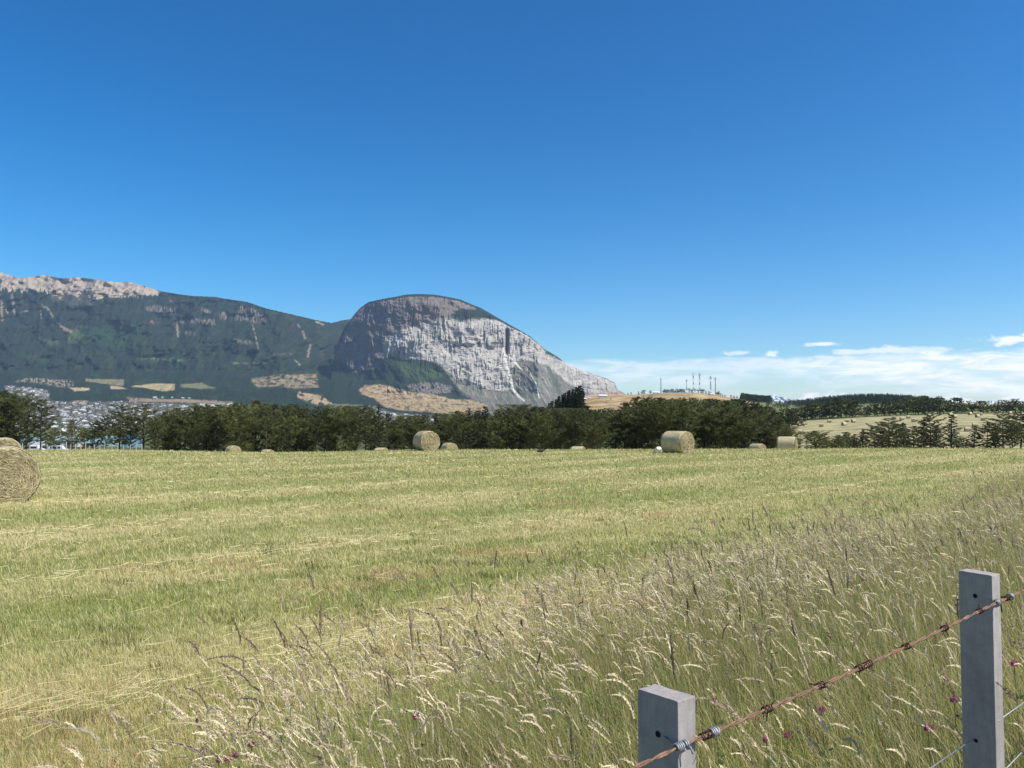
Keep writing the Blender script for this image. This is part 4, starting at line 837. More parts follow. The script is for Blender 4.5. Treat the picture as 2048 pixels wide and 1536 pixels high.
mb.tube([(-.20, 0, .12), (-.13, 0, .155), (-.03, 0, .17), (.07, 0, .165), (.13, 0, .175), (.165, 0, .20), (.195, 0, .205), (.225, 0, .195), (.235, 0, .19)], [.012, .045, .075, .072, .045, .033, .036, .022, .008], bd, 10)
for sy in (-1, 1): mb.tube([(.02, sy * .035, .12), (.0, sy * .04, .06), (.02, sy * .04, 0), (.06, sy * .045, .0)], [.016, .008, .006, .004], bd, 5)
o = empty('bird', (x, Yd, float(gz(x, Yd)) + .04), 0.4); link('body', mb.mesh('body', [M_paint], True), o)
for sy in (-1, 1):
    w = MB(); w.tube([(.09, sy * .06, .185), (0, sy * .078, .175), (-.10, sy * .06, .15), (-.19, sy * .03, .125)], [.02, .04, .03, .006], (.02, .02, .023), 8); link('wing', w.mesh('wing', [M_paint], True), o)
w = MB(); w.tube([(.23, 0, .192), (.27, 0, .178)], [.008, .002], (.03, .028, .025), 6); link('beak', w.mesh('beak', [M_paint], True), o)
o.scale = (1.25, 1.25, 1.25)
tag(o, 'small dark bird on the mown grass left of the low lone bale', 'bird')

# distant stock fence at the left, before the sparse pines
o = empty('stock_fence', (0, 0, 0)); fp = []
for k, px in enumerate([48, 62, 76, 86, 97, 106, 116, 126, 135, 143, 153, 164, 173, 182, 191, 201, 211, 226, 238, 249, 262, 274, 286]):
    Yd = 92 + 0.02 * k; x = (px - CX) / F * Yd; zb = float(gz(x, Yd)); top = zb + random.uniform(1.0, 1.35) * (1.0 if k % 4 else 1.15)
    pb = MB(); lx = random.uniform(-.05, .05); pb.tube([(x, Yd, zb - .2), (x + lx * .5, Yd, (zb + top) / 2), (x + lx, Yd, top)], [.06, .055, .045], (.36, .33, .29), 6); link('post', pb.mesh('post', [M_paint]), o); fp.append((x + lx * .7, Yd - .06, zb))
for hh in (.35, .65, .95):
    wb = MB(); wb.tube([(a, b, c + hh) for a, b, c in fp], .006, (.3, .29, .28), 4, False); link('wire', wb.mesh('wire', [M_paint]), o)
tag(o, 'low distant fence of thin pale posts at the far left edge of the mown field', 'fence')

# ------------------------------------------------------------------ the near fence: grey posts, rusty barbed wire, plain wires
M_post = mat('weathered_grey_post', (0.31, 0.28, 0.262), rough=0.92, spec=0.12, noise=[((9, 9, 4), 0.16, 6), ((110, 110, 8), 0.08, 6), ((35, 35, 35), 0.12, 6), ((260, 260, 260), 0.10, 3)], bump=[((150, 150, 14), 0.5, 0.003, 6), ((220, 220, 220), 0.3, 0.001, 4)])
M_rust = mat('rusty_wire', (0.20, 0.115, 0.075), rough=0.9, noise=[((60, 60, 60), 0.45, 6), ((400, 400, 400), 0.3, 4)], bump=[((500, 500, 500), 0.6, 0.0008, 4)])
M_rustd = mat('dark_rust', (0.085, 0.04, 0.032), rough=0.8, noise=[((200, 200, 200), 0.4, 4)])
M_zinc = mat('galvanised_wire', (0.30, 0.31, 0.32), rough=0.55, spec=0.4, metal=0.4, noise=[((120, 120, 120), 0.2, 4)])
fence = empty('wire_fence', (0.26, 1.4, 0.4))
FROOT = Vector((0.26, 1.4, 0.4))
def post(front, right, left, ztop):
    """front, right, left: ground-plan corners of the top; returns the finished mesh"""
    f, r, l = (Vector((*q, 0)) for q in (front, right, left)); b = l + (r - f)
    import bmesh
    bm = bmesh.new(); R = random.Random(int(ztop * 1000))
    nz_, cs = 26, [l, f, r, b]; rings = []
    for k in range(nz_):
        z = ztop + (-1.75) * (1 - k / (nz_ - 1)); ring = []
        for c in range(4):
            for s_ in np.linspace(0, 1, 7)[:-1]:
                p = cs[c].lerp(cs[(c + 1) % 4], float(s_)); ring.append(bm.verts.new((p.x + R.uniform(-.0004, .0004), p.y + R.uniform(-.0004, .0004), z + (R.uniform(-.0007, .0007) if k == nz_ - 1 else 0))))
        rings.append(ring)
    m = len(rings[0])
    for k in range(nz_ - 1):
        for i in range(m): bm.faces.new((rings[k][i], rings[k][(i + 1) % m], rings[k + 1][(i + 1) % m], rings[k + 1][i]))
    # sawn top: a gridded cap, slightly uneven
    g = [[None] * 7 for _ in range(7)]
    for a in range(7):
        for c in range(7):
            if a in (0, 6) or c in (0, 6): continue
            p = l.lerp(f, c / 6).lerp(b.lerp(r, c / 6), a / 6); g[a][c] = bm.verts.new((p.x, p.y, ztop + R.uniform(-.0015, .001)))
    for c in range(7): g[0][c] = rings[-1][c]; g[6][c] = rings[-1][18 - c]
    for a in range(1, 6): g[a][6] = rings[-1][6 + a]; g[a][0] = rings[-1][24 - a]
    for a in range(6):
        for c in range(6): bm.faces.new((g[a][c], g[a][c + 1], g[a + 1][c + 1], g[a + 1][c]))
    bmesh.ops.recalc_face_normals(bm, faces=bm.faces)
    ed = [e for e in bm.edges if len(e.link_faces) == 2 and e.calc_face_angle(0) > 0.9]
    bmesh.ops.bevel(bm, geom=ed, offset=0.0022, segments=2, affect='EDGES', profile=0.6)
    for v in bm.verts: v.co -= FROOT
    me = bpy.data.meshes.new('post'); bm.to_mesh(me); bm.free(); me.materials.append(M_post)
    return link('post', me, fence)
def plan(px, py, z):                    # where the sight line of a photo point meets height z
    v = PV(px, py, 1.0); k = (z - CAMZ) / (v.z - CAMZ); return (v.x * k, v.y * k)
ZT1 = CAMZ - 0.47; ZT2 = CAMZ - 0.395
n_l, n_f, n_r = plan(1275, 1378, ZT1), plan(1355.5, 1402.5, ZT1), plan(1391, 1391, ZT1)
f_l, f_f, f_r = plan(1916.5, 1140.5, ZT2), plan(1983.5, 1151.5, ZT2), plan(2000, 1147.5, ZT2)
post(n_f, n_r, n_l, ZT1); post(f_f, f_r, f_l, ZT2)
def foot(px, py, a, b, off):            # point on the sight line through (px,py) lying off metres in front of the face a-b
    a = Vector((*a, 0)); b = Vector((*b, 0)); e = (b - a).normalized(); n = Vector((e.y, -e.x, 0)); v = PV(px, py, 1.0) - Vector((0, 0, CAMZ))
    k = ((a + n * off) - Vector((0, 0, 0))).dot(n) / Vector((v.x, v.y, 0)).dot(n); return Vector((0, 0, CAMZ)) + v * k
W1 = foot(1376, 1486.5, n_f, n_r, 0.010); W2 = foot(1990, 1207, f_f, f_r, 0.010)
wd_ = (W2 - W1); WL_ = wd_.length; wdir = wd_.normalized()
ua = wdir.cross(Vector((0, 0, 1))).normalized(); ub = ua.cross(wdir)
def on_wire(s_): return W1 + wdir * s_ + Vector((0, 0, -0.006 * math.sin(math.pi * np.clip(s_ / WL_, 0, 1))))
mb = MB(); smin, smax = -0.9, WL_ + 1.6; npt = 900
for ph in (0, math.pi):
    pts = []
    for i in range(npt):
        s_ = smin + (smax - smin) * i / (npt - 1); a = ph + s_ / 0.105 * 2 * math.pi + 1.5 * math.sin(s_ * 5)
        pts.append(on_wire(s_) + ua * math.cos(a) * .0018 + ub * math.sin(a) * .0018 - FROOT)
    mb.tube(pts, [.0020 * (1 + .12 * math.sin(i * 1.7) * math.sin(i * .37)) for i in range(npt)], (1, 1, 1), 7)
bw = link('barbed_wire', mb.mesh('barbed_wire', [M_rust], True), fence)
def s_of(px, py):                       # place along the wire nearest a photo point
    best = min(((abs(PX(*(on_wire(q / 500)[:2])) - px)), q / 500) for q in range(int(smin * 500), int(smax * 500))); return best[1]
def barb(s_, tw, L=.017, mtl=None):
    R = random.Random(int(s_ * 997) + 5); b = MB()
    for h in (0, 1):
        pts = []; a0 = tw + h * 2.6
        p0 = on_wire(s_ + h * .003) - FROOT; e0 = (ua * math.cos(a0) + ub * math.sin(a0)); t0 = (e0 + wdir * R.uniform(-.9, .9)).normalized()
        pts.append(p0 + e0 * .005 + t0 * L * R.uniform(.8, 1.2))
        for k in range(15):
            a = a0 + k / 14 * 2 * math.pi * 1.4; pts.append(p0 + (ua * math.cos(a) + ub * math.sin(a)) * .0060 + wdir * (.0006 * k * (1 if h else -1)))
        e1 = (ua * math.cos(a) + ub * math.sin(a)); pts.append(p0 + e1 * .006 + (e1 - wdir * R.uniform(-.9, .9)).normalized() * L * R.uniform(.7, 1.1))
        b.tube(pts, [.0005] + [.0014] * (len(pts) - 2) + [.0005], (1, 1, 1), 6)
    link('barb', b.mesh('barb', [mtl or M_rustd], True), bw)
for px, tw in ((1410 - 8, 1.2), (1524, 2.2), (1632, .6), (1708, 1.9), (1725, 3.2), (1802, .9), (1878, 2.4), (1948, 1.4), (2003, .3), (2044, 2.0)):
    barb(s_of(px, 0), tw)
def coil(s0, n, r, pitch, tail=None, start=None, m=M_zinc, rw=.0016):
    b = MB(); pts = []
    if start is not None: pts += [start - FROOT]
    for k in range(int(n * 12)):
        a = k / 12 * 2 * math.pi; pts.append(on_wire(s0 + pitch * k / 12) - FROOT + (ua * math.cos(a) + ub * math.sin(a)) * r)
    if tail is not None: pts.append(pts[-1] + tail)
    b.tube(pts, rw, (1, 1, 1), 7); link('wire_tie', b.mesh('wire_tie', [m], True), fence)
def face_pt(a, b, w, z, off):           # point on a post face, share w of the way a->b
    a = Vector((*a, 0)); b = Vector((*b, 0)); e = (b - a).normalized(); n = Vector((e.y, -e.x, 0)); p = a.lerp(b, w) + n * off; p.z = z; return p
z1 = W1.z; z2 = W2.z
h1 = face_pt(n_l, n_f, .55, z1 + .004, -.004); h2 = face_pt(f_l, f_f, .55, z2 + .008, -.004)
coil(s_of(1346, 0), 4, .0072, .0042, start=h1); coil(s_of(1346, 0) + .02, 2, .0066, .0045, tail=Vector((.004, 0, -.012)))
coil(s_of(1415, 0) , 3.2, .0072, .0042); coil(s_of(1422, 0), 1.6, .0070, .005, tail=Vector((.012, .006, -.012)))
coil(s_of(1981, 0), 3, .0076, .0045, start=h2); coil(s_of(2008, 0), 2.5, .0080, .004, tail=Vector((.018, .01, -.002))); coil(s_of(1984, 0), 1.2, .0075, .004, tail=Vector((.002, 0, -.028)), m=M_rustd)
# holes through the posts and the plain wires that run through them
M_hole = mat('hole_dark', (0.012, 0.012, 0.012), rough=1)
def hole(a, b, w, z, r=.0075):
    a_ = Vector((*a, 0)); b_ = Vector((*b, 0)); e = (b_ - a_).normalized(); n = Vector((e.y, -e.x, 0)); c = a_.lerp(b_, w) ; c.z = z
    m = MB(); V = [tuple(c - FROOT + n * .0012 + e * (r * math.cos(q / 14 * 2 * math.pi)) + Vector((0, 0, r * math.sin(q / 14 * 2 * math.pi)))) for q in range(14)]
    m.add(V + [tuple(c - FROOT + n * .0008)], [(q, (q + 1) % 14, 14) for q in range(14)], (0, 0, 0)); link('hole', m.mesh('hole', [M_hole]), fence)
hole(n_l, n_f, .52, z1 + .004, .0055); hole(f_l, f_f, .5, z2 + .008, .0055)
H3 = foot(1943, 1480, f_l, f_f, 0.001); hole(f_l, f_f, .42, H3.z + .002, .005)
E3 = foot(1997, 1441, f_f, f_r, 0.001)
dz_ = (ZT2 - H3.z)
for k, (pa, pb_) in enumerate([((H3), (ZT1 - dz_)), ((H3 - Vector((0, 0, .17))), (ZT1 - dz_ - .17))]):
    N = face_pt(n_l, n_f, .42, pb_, 0); d = (pa - N).normalized(); m = MB()
    pts = [N - d * .8, N.lerp(pa, .5) + Vector((0, 0, -.004)), pa]; 
    ex = pa + (Vector((*f_r, 0)) - Vector((*f_f, 0))).normalized() * .9; 
    g2 = (E3 if k == 0 else E3 - Vector((0, 0, .135))); v_ = PV(2048, 1405 if k == 0 else 1500, 1.0) - Vector((0, 0, CAMZ)); kk = (g2.y + .35) / v_.y; q2 = Vector((0, 0, CAMZ)) + v_ * kk
    pts += [g2, q2, q2 + (q2 - g2) * 3]
    m.tube([p - FROOT for p in pts], .0017, (1, 1, 1), 7); link('plain_wire', m.mesh('plain_wire', [M_zinc], True), fence)
tag(fence, 'near fence of square grey posts with rusty barbed wire and two plain wires, bottom right', 'fence')

# ------------------------------------------------------------------ mown grass
R = np.random.default_rng(99)
def tall_w(t): return np.interp(t, [-6, 0, 1.76, 8, 15, 27, 60], [2.6, 2.8, 3.5, 5.3, 6.3, 9.2, 14])
def tallness(x, y):                     # 0 on mown ground, 1 in the uncut strip along the fence
    t, d = fence_st(x, y); n = fbm(x / 1.6, y / 1.6, 3, 501) * 1.3
    return 1 - sst(d + n, tall_w(t) - .7, tall_w(t) + .3)
GREEN_A, GREEN_B = np.array([0.25, 0.28, 0.070]), np.array([0.44, 0.45, 0.15]); STRAW_A, STRAW_B = np.array([0.56, 0.48, 0.22]), np.array([0.78, 0.69, 0.39]); RED_ = np.array([0.52, 0.34, 0.18])
def ribbon_field(base, dirn, lean, L, W, bend, ns, col, tipcol=None):
    """blades: base (n,3); dirn width direction (n,2); lean (n,2); ns segments"""
    n = len(base); s_ = np.linspace(0, 1, ns + 1); V = np.empty((n, ns + 1, 2, 3), np.float32)
    for i, q in enumerate(s_):
        off = lean * (L * (q * .35 + bend * q * q))[:, None]; zz = L * (q - .42 * bend * q * q * (np.hypot(lean[:, 0], lean[:, 1])))
        c = np.column_stack([base[:, 0] + off[:, 0], base[:, 1] + off[:, 1], base[:, 2] + zz]); w_ = W * (1 - q ** 2 * .88) * .5
        V[:, i, 0] = c - np.column_stack([dirn * w_[:, None], 0 * w_]); V[:, i, 1] = c + np.column_stack([dirn * w_[:, None], 0 * w_])
    k = 2 * (ns + 1); f = np.array([[2 * i, 2 * i + 1, 2 * i + 3, 2 * i + 2] for i in range(ns)])
    Fc = (np.arange(n)[:, None, None] * k + f[None]).reshape(-1, 4)
    tipcol = col if tipcol is None else tipcol
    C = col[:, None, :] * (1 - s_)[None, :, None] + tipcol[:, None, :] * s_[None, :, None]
    return V.reshape(-1, 3), Fc, np.repeat(C, 2, 1).reshape(-1, 3), V[:, -1].mean(1)
def wedge_points(n, r0, r1, pw=2.0, amax=0.64):
    # density per area falls as 1/r^pw
    u = R.random(n); 
    r = r0 * (r1 / r0) ** u if pw == 2 else (r0 ** (2 - pw) + u * (r1 ** (2 - pw) - r0 ** (2 - pw))) ** (1 / (2 - pw))
    a = R.uniform(-amax, amax, n); return r * np.tan(a), r
mbg = MB(); WIND = np.array([-0.75, -0.15])
for (n, r0, r1, ns) in ((420000, 3.2, 14, 2), (360000, 14, 66, 1)):
    x, y = wedge_points(n, r0, r1); tl = tallness(x, y); keep = (R.random(n) > tl * .7); x, y, tl = x[keep], y[keep], tl[keep]; n = len(x)
    # tussocks: gather part of the blades round shared centres
    s_ = field_colour(x, y) + .5 * fbm(x / .8, y / .8, 2, 507) * (y < 25); st = sst(s_ * .6 + .04 + R.normal(0, .34, n), -.5, .75); st = np.clip(st, .06, .97)
    dark = fbm(x / 1.1, y / .5, 3, 509) > 0.34
    L = (R.uniform(.035, .080, n) + .015 * dark + .10 * tl) * np.where(y > 14, 1.0 + (y - 14) / 120, 1) * (1 + 1.2 * (R.random(n) < .03)) * (1 + .5 * fbm(x / .35, y / .35, 2, 511))
    W = np.maximum(.0032, y * .00062) * R.uniform(.7, 1.3, n)
    a = R.uniform(0, 6.283, n); lean = np.column_stack([np.cos(a), np.sin(a)]) * R.uniform(.1, .8, n)[:, None] + WIND * .35
    da = R.normal(0, .7, n); dirn = np.column_stack([np.cos(da), np.sin(da)])
    u, v = R.random((n, 1)), R.random((n, 1)); g = GREEN_A * (1 - u) + GREEN_B * u; s2 = STRAW_A * (1 - v) + STRAW_B * v
    isst = (R.random(n) < st)[:, None]; col = np.where(isst, s2, g); col = np.where((dark & (R.random(n) < .38))[:, None], GREEN_A * .5, col)
    redp = sst(fbm(x / 2.5, y / 1.2, 3, 513), .15, .5) * .6 + .35 * np.exp(-((PX(x, y) - 60) / 330) ** 2 - ((y - 5.2) / 1.2) ** 2); col = np.where((R.random(n) < redp)[:, None], RED_ * (.7 + .7 * u), col)
    col = col * R.uniform(.75, 1.2, (n, 1))
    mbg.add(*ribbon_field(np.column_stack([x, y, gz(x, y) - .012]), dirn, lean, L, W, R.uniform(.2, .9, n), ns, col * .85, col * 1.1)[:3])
# loose cut straw lying on the stubble, thicker along the swath lines
n = 30000; x, y = wedge_points(n, 3.6, 60); s_ = field_colour(x, y)
a14 = math.radians(42); vv = -x * math.sin(a14) + y * math.cos(a14); uu = x * math.cos(a14) + y * math.sin(a14)
line = np.abs(((vv + .5 * fbm(uu / 4, vv / 6, 2, 515) + 1.15) % 5.2) - 2.6); keep = (R.random(n) < np.where(line < .22, .95, .03 + .16 * sst(s_, .1, .6))) & (tallness(x, y) < .5)
x, y, n = x[keep], y[keep], keep.sum(); uu = uu[keep]
a = a14 + R.normal(0, .6, n); t = np.column_stack([np.cos(a), np.sin(a), R.normal(0, .16, n)]); sd = np.column_stack([-np.sin(a) * .4, np.cos(a) * .4, np.full(n, .9)])
mbg.add(*ribbons(np.column_stack([x, y, gz(x, y) + R.uniform(.03, .075, n)]), t, sd, R.uniform(.06, .26, n), np.maximum(.003, y * .0005), (STRAW_B * R.uniform(.75, 1.12, (n, 1))), None))
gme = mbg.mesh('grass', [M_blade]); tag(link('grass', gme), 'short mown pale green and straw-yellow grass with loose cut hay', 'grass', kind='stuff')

# ------------------------------------------------------------------ uncut grass along the fence
mbt = MB(); GT = np.array([0.125, 0.175, 0.036]); GT2 = np.array([0.38, 0.42, 0.11]); DRY = np.array([0.52, 0.43, 0.20]); PALE = np.array([0.88, 0.75, 0.50]); PUR = np.array([0.32, 0.24, 0.16])
def strip_points(n, r0, r1, pw, thr=.35):
    x, y = wedge_points(int(n * 1.25), r0, r1, pw, .92); tl = tallness(x, y); k = R.random(len(x)) < sst(tl, thr - .3, thr + .3); return x[k], y[k], tl[k]
def blades(n, r0, r1, pw, Lr, ns, dryp, wmin, wk, lean_w):
    x, y, tl = strip_points(n, r0, r1, pw); n = len(x); pt = fbm(x / .9, y / .9, 3, 521)
    L = R.uniform(*Lr, n) * (.55 + .45 * tl) * (1 + .35 * pt); W = np.maximum(wmin, y * wk) * R.uniform(.6, 1.3, n)
    a = R.uniform(0, 6.283, n); lean = np.column_stack([np.cos(a), np.sin(a)]) * R.uniform(.05, .75, n)[:, None] + WIND * lean_w
    da = R.normal(0, .8, n); dirn = np.column_stack([np.cos(da), np.sin(da)]); u = R.random((n, 1))
    col = (GT * .7 * (1 - u ** 2) + GT2 * 1.15 * u ** 2); dr = R.random(n) < np.clip(dryp + .6 * fbm(x / 1.4, y / 1.4, 3, 523), .05, .9); col = np.where(dr[:, None], DRY * R.uniform(.5, 1.35, (n, 1)), col)
    og = R.random(n) < sst(fbm(x / 1.1, y / 1.1, 2, 527), .15, .5) * .35; col = np.where(og[:, None], np.array([.34, .22, .09]) * (.7 + .6 * u), col)
    col = col * (1 + .75 * fbm(x / .55, y / .55, 3, 541) + .3 * fbm(x / 2.4, y / 2.4, 2, 543))[:, None].clip(.35, 1.7)
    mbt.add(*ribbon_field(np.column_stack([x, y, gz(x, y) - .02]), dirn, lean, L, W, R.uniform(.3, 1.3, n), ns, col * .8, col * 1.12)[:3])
blades(130000, 2.0, 9, 1.6, (.12, .42), 3, .26, .0042, .00065, .35)
blades(120000, 9, 34, 2.0, (.15, .45), 2, .35, .006, .0007, .35)
# flowering stems with drooping seed heads, blown to the left
def stems(n, r0, r1, pw, M):
    x, y, tl = strip_points(n, r0, r1, pw, .5); n = len(x); pt = fbm(x / 1.2, y / 1.2, 3, 531); k = R.random(n) < np.clip(.5 + 2.2 * pt, .04, 1) * np.clip((PX(x, y) - 330) / 520, .03, 1) * (.22 + .78 * sst(fence_st(x, y)[1], 1.0, 2.8)); x, y, tl, pt = x[k], y[k], tl[k], pt[k]; n = len(x)
    kind = R.random(n); L = R.uniform(.50, .95, n) * (.6 + .4 * tl) * np.where(kind > .92, 1.22, 1); W = np.maximum(.0017, y * .00045); a = R.uniform(0, 6.283, n)
    lean = np.column_stack([np.cos(a), np.sin(a)]) * R.uniform(.0, .35, n)[:, None] + WIND * (R.uniform(.1, .62, n) + .25 * fbm(x / 1.5, y / 1.5, 2, 533))[:, None]
    dirn = np.column_stack([np.ones(n), np.zeros(n)]); u = R.random((n, 1)); col = np.where(R.random((n, 1)) < .6, DRY * (.7 + .4 * u), GT2)
    bend = R.uniform(.25, .75, n); b0 = np.column_stack([x, y, gz(x, y)])
    V, Fc, C, tip = ribbon_field(b0, dirn, lean, L, W, bend, 4, col * .9, col * 1.1); mbt.add(V, Fc, C)
    # head axis: continues the stem, bending over
    d0 = np.column_stack([lean * (.35 + 2 * bend)[:, None], 1 - .84 * bend * np.hypot(lean[:, 0], lean[:, 1])]); d0 /= np.linalg.norm(d0, axis=1)[:, None]
    HL = np.where(kind < .6, R.uniform(.04, .105, n), R.uniform(.06, .13, n)); HR = np.where(kind < .6, R.uniform(.005, .009, n), R.uniform(.0065, .0115, n)); HL = HL * np.maximum(1, y * .0 + 1); HR = np.maximum(HR, y * .0006)
    hd = WIND / np.hypot(*WIND); droop = R.uniform(.0, 1.0, n) ** 1.5; sgn = np.where(R.random(n) < .8, 1, -1)
    q = (np.arange(M) + .5) / M; qq = np.tile(q, (n, 1)) + R.uniform(-.5 / M, .5 / M, (n, M))
    ax = tip[:, None, :] + d0[:, None, :] * (HL[:, None] * qq)[..., None] + np.array([hd[0], hd[1], 0])[None, None] * (sgn[:, None] * HL[:, None] * droop[:, None] * .45 * qq ** 2)[..., None] - np.array([0, 0, 1.])[None, None] * (HL[:, None] * droop[:, None] * .62 * qq ** 2)[..., None]
    o = R.normal(0, 1, (n, M, 3)); o /= np.linalg.norm(o, axis=2)[..., None]; env = np.sin(np.pi * np.clip(qq * .92 + .06, 0, 1)) ** .7
    pos = ax + o * (HR[:, None] * env * .55)[..., None]; dd = d0[:, None, :] + o * .55 - np.array([0, 0, .5])[None, None] * (droop[:, None] * qq)[..., None]; dd /= np.linalg.norm(dd, axis=2)[..., None]
    sd = np.cross(dd, R.normal(0, 1, (n, M, 3))); sd /= np.linalg.norm(sd, axis=2)[..., None]; sl_ = (HL / M * 3.2)[:, None, None] * R.uniform(.7, 1.2, (n, M, 1)); sw_ = (HR * .42)[:, None, None] * R.uniform(.7, 1.3, (n, M, 1))
    V = np.stack([pos - dd * sl_ * .5, pos + sd * sw_ * .5, pos + dd * sl_ * .5, pos - sd * sw_ * .5], 2).reshape(-1, 3)
    hc = np.where((kind < .92)[:, None], PALE * np.array([1, .97, .9]) * (.45 + .6 * u), PUR * (.6 + .9 * u)); hc = np.repeat(hc, M, 0) * R.uniform(.75, 1.2, (n * M, 1))
    mbt.add(V, np.arange(len(V)).reshape(-1, 4), np.repeat(hc, 4, 0))
    # solid core of each head: two crossed tapering ribbons
    S = 5; qs = np.linspace(0, 1, S + 1)[None].repeat(n, 0)
    axc = tip[:, None, :] + d0[:, None, :] * (HL[:, None] * qs)[..., None] + np.array([hd[0], hd[1], 0])[None, None] * (sgn[:, None] * HL[:, None] * droop[:, None] * .45 * qs ** 2)[..., None] - np.array([0, 0, 1.])[None, None] * (HL[:, None] * droop[:, None] * .62 * qs ** 2)[..., None]
    wv = (HR[:, None] * np.array([.35, .8, 1, .9, .6, .1])[None] * .36)[..., None]
    for e_ in ((1, 0, 0), (0, .5, .87)):
        V = np.stack([axc - np.array(e_) * wv, axc + np.array(e_) * wv], 2).reshape(-1, 3); k_ = 2 * (S + 1)
        f_ = (np.arange(n)[:, None, None] * k_ + np.array([[2 * i, 2 * i + 1, 2 * i + 3, 2 * i + 2] for i in range(S)])[None]).reshape(-1, 4)
        mbt.add(V, f_, np.repeat(np.where((kind < .82)[:, None], PALE * (.55 + .45 * u), PUR * (.6 + .9 * u)), k_, 0))
stems(50000, 2.1, 8, 1.5, 34); stems(90000, 8, 36, 1.8, 12)
blades(26000, 2.1, 12, 1.6, (.4, .78), 4, .8, .0016, .00035, .35)
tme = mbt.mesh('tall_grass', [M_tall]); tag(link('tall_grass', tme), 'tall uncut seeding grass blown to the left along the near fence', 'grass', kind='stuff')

# ------------------------------------------------------------------ red clover flowers
def clover(px, py, h, s_, label, kind='clover'):
    h = h + .16; rr = np.geomspace(1.7, 20, 900); best = 1.9
    for r in rr:
        v = PV(px, py, r)
        if v.z <= float(gz(v.x, v.y)) + h: best = r; break
    v = PV(px, py, best); g = float(gz(v.x, v.y)); hh = v.z - g; o = empty('clover_plant', (v.x, v.y, g)); Rr = random.Random(int(px * 7 + py))
    sb = MB(); sb.tube([(.03, .01, 0), (.018, .008, hh * .5), (.004, 0, hh * .85), (0, 0, hh)], [.0016] * 4, (.16, .19, .07), 5); link('stem', sb.mesh('stem', [M_blade]), o)
    hb = MB(); n = 150; Rn = np.random.default_rng(int(px)); f = Rn.uniform(-.75, 1, n); a = Rn.uniform(0, 6.283, n); ring = np.sqrt(1 - f * f); d = np.column_stack([ring * np.cos(a), ring * np.sin(a), f]); rad = .0125 * s_
    p0 = d * rad * .45 + np.array([0, 0, hh]); p1 = d * rad * Rn.uniform(.85, 1.2, (n, 1)) + np.array([0, 0, hh + .003]); sd = np.cross(d, Rn.normal(0, 1, (n, 3))); sd /= np.linalg.norm(sd, axis=1)[:, None]; w_ = .0016 * s_
    V = np.stack([p0 - sd * w_ * .5, p0 + sd * w_ * .5, p1 + sd * w_, p1 - sd * w_], 1).reshape(-1, 3); c = np.array([.50, .13, .26]) * Rn.uniform(.6, 1.35, (n, 1)) if kind == 'clover' else np.array([.26, .07, .05]) * Rn.uniform(.6, 1.3, (n, 1))
    hb.add(V, np.arange(4 * n).reshape(-1, 4), np.repeat(c, 4, 0)); link('flower_head', hb.mesh('flower_head', [M_blade]), o)
    for k in range(3):
        lb = MB(); zc = hh * Rr.uniform(.35, .9); a = Rr.uniform(0, 6.28)
        for j in range(3):
            b = a + j * 2.1; cx_, cy_ = .02 + math.cos(b) * .012, math.sin(b) * .012; e = [(cx_ + .011 * math.cos(b + q * 1.047) * (1.3 if q == 0 else 1), cy_ + .011 * math.sin(b + q * 1.047), zc + .006 * math.cos(q)) for q in range(6)]
            lb.add(e + [(cx_, cy_, zc)], [(q, (q + 1) % 6, 6) for q in range(6)], np.array([.06, .09, .028]) * Rr.uniform(.8, 1.2))
        link('leaf', lb.mesh('leaf', [M_blade]), o)
    tag(o, label, 'clover flower' if kind == 'clover' else 'wild flower', 'red clover in the tall grass' if kind == 'clover' else None)
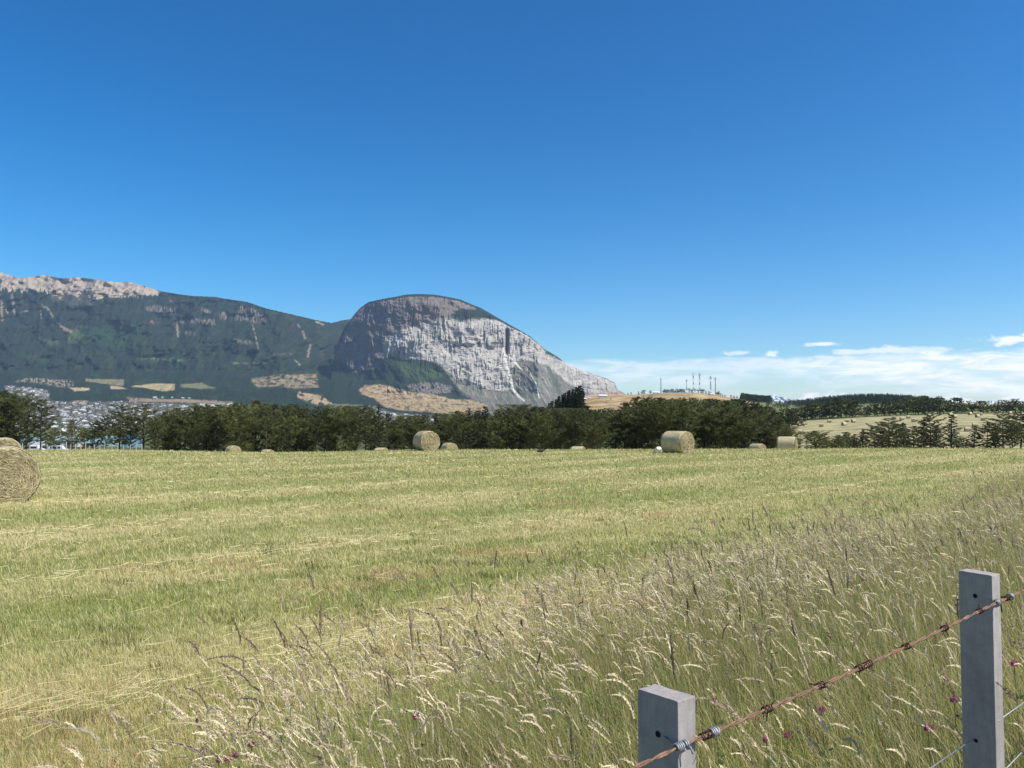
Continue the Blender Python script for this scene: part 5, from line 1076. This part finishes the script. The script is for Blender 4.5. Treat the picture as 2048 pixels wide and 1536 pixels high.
for px, py, h, s_, lab in [(503, 1490, .30, 1.25, 'pink clover head topmost of the bottom-left cluster'), (497, 1511, .28, 1.15, 'pink clover head at the right of the bottom-left cluster, under the topmost'), (470, 1513, .28, 1.1, 'small pink clover head in the middle of the bottom-left cluster'), (456, 1519, .28, 1.3, 'wide pink clover head left of the middle of the bottom-left cluster'),
                           (436, 1524, .26, .8, 'tiny pink clover bud at the left of the bottom-left cluster'), (421, 1532, .26, .9, 'lowest pink clover head at the bottom edge left of the cluster'), (890, 1412, .34, 1.0, 'dusty pink clover head alone in the tall grass below centre'), (832, 1435, .34, 1.2, 'dark pink wide clover head left of the lone dusty one'),
                           (743, 1410, .3, .8, 'faint small clover head furthest left in the tall grass'), (1429, 1403, .36, .9, 'pale pink clover head just right of the near post top'), (1643, 1420, .36, 1.0, 'pink clover head below the middle of the barbed wire'), (1533, 1481, .36, 1.0, 'faint pink clover head low to the left below the barbed wire'),
                           (1574, 1472, .36, .9, 'purplish clover head right of the faint low one below the barbed wire'), (1908, 1401, .36, 1.2, 'bright pink clover head against the left side of the far post'), (1856, 1457, .36, 1.25, 'bright pink clover head low left of the far post'), (2028, 1328, .38, 1.2, 'deep red clover head right of the far post'),
                           (1728, 1160, .42, 1.3, 'pink clover head high in the grass left of the far post'), (1745, 1148, .42, 1.1, 'paler clover head just above the high one left of the far post'), (1540, 1260, .42, 1.1, 'faint clover head in the grass above the barbed wire'), (1157, 1320, .38, 1.0, 'small pink clover head left of the near post')]:
    clover(px, py, h, s_, lab)

# ------------------------------------------------------------------ the air
hz = MB(); hz.box((-9000, -400, -62), (9000, 10900, 1190), (1, 1, 1))
M_haze = bpy.data.materials.new('haze'); M_haze.use_nodes = True; N = M_haze.node_tree.nodes; N.clear()
pv = N.new('ShaderNodeVolumePrincipled'); ou = N.new('ShaderNodeOutputMaterial'); M_haze.node_tree.links.new(pv.outputs[0], ou.inputs['Volume'])
pv.inputs['Color'].default_value = (0.50, 0.68, 0.94, 1); pv.inputs['Density'].default_value = 3.7e-5; pv.inputs['Anisotropy'].default_value = 0.2
tag(link('haze', hz.mesh('haze', [M_haze])), 'thin blue air between the field and the mountains', 'haze', kind='stuff')
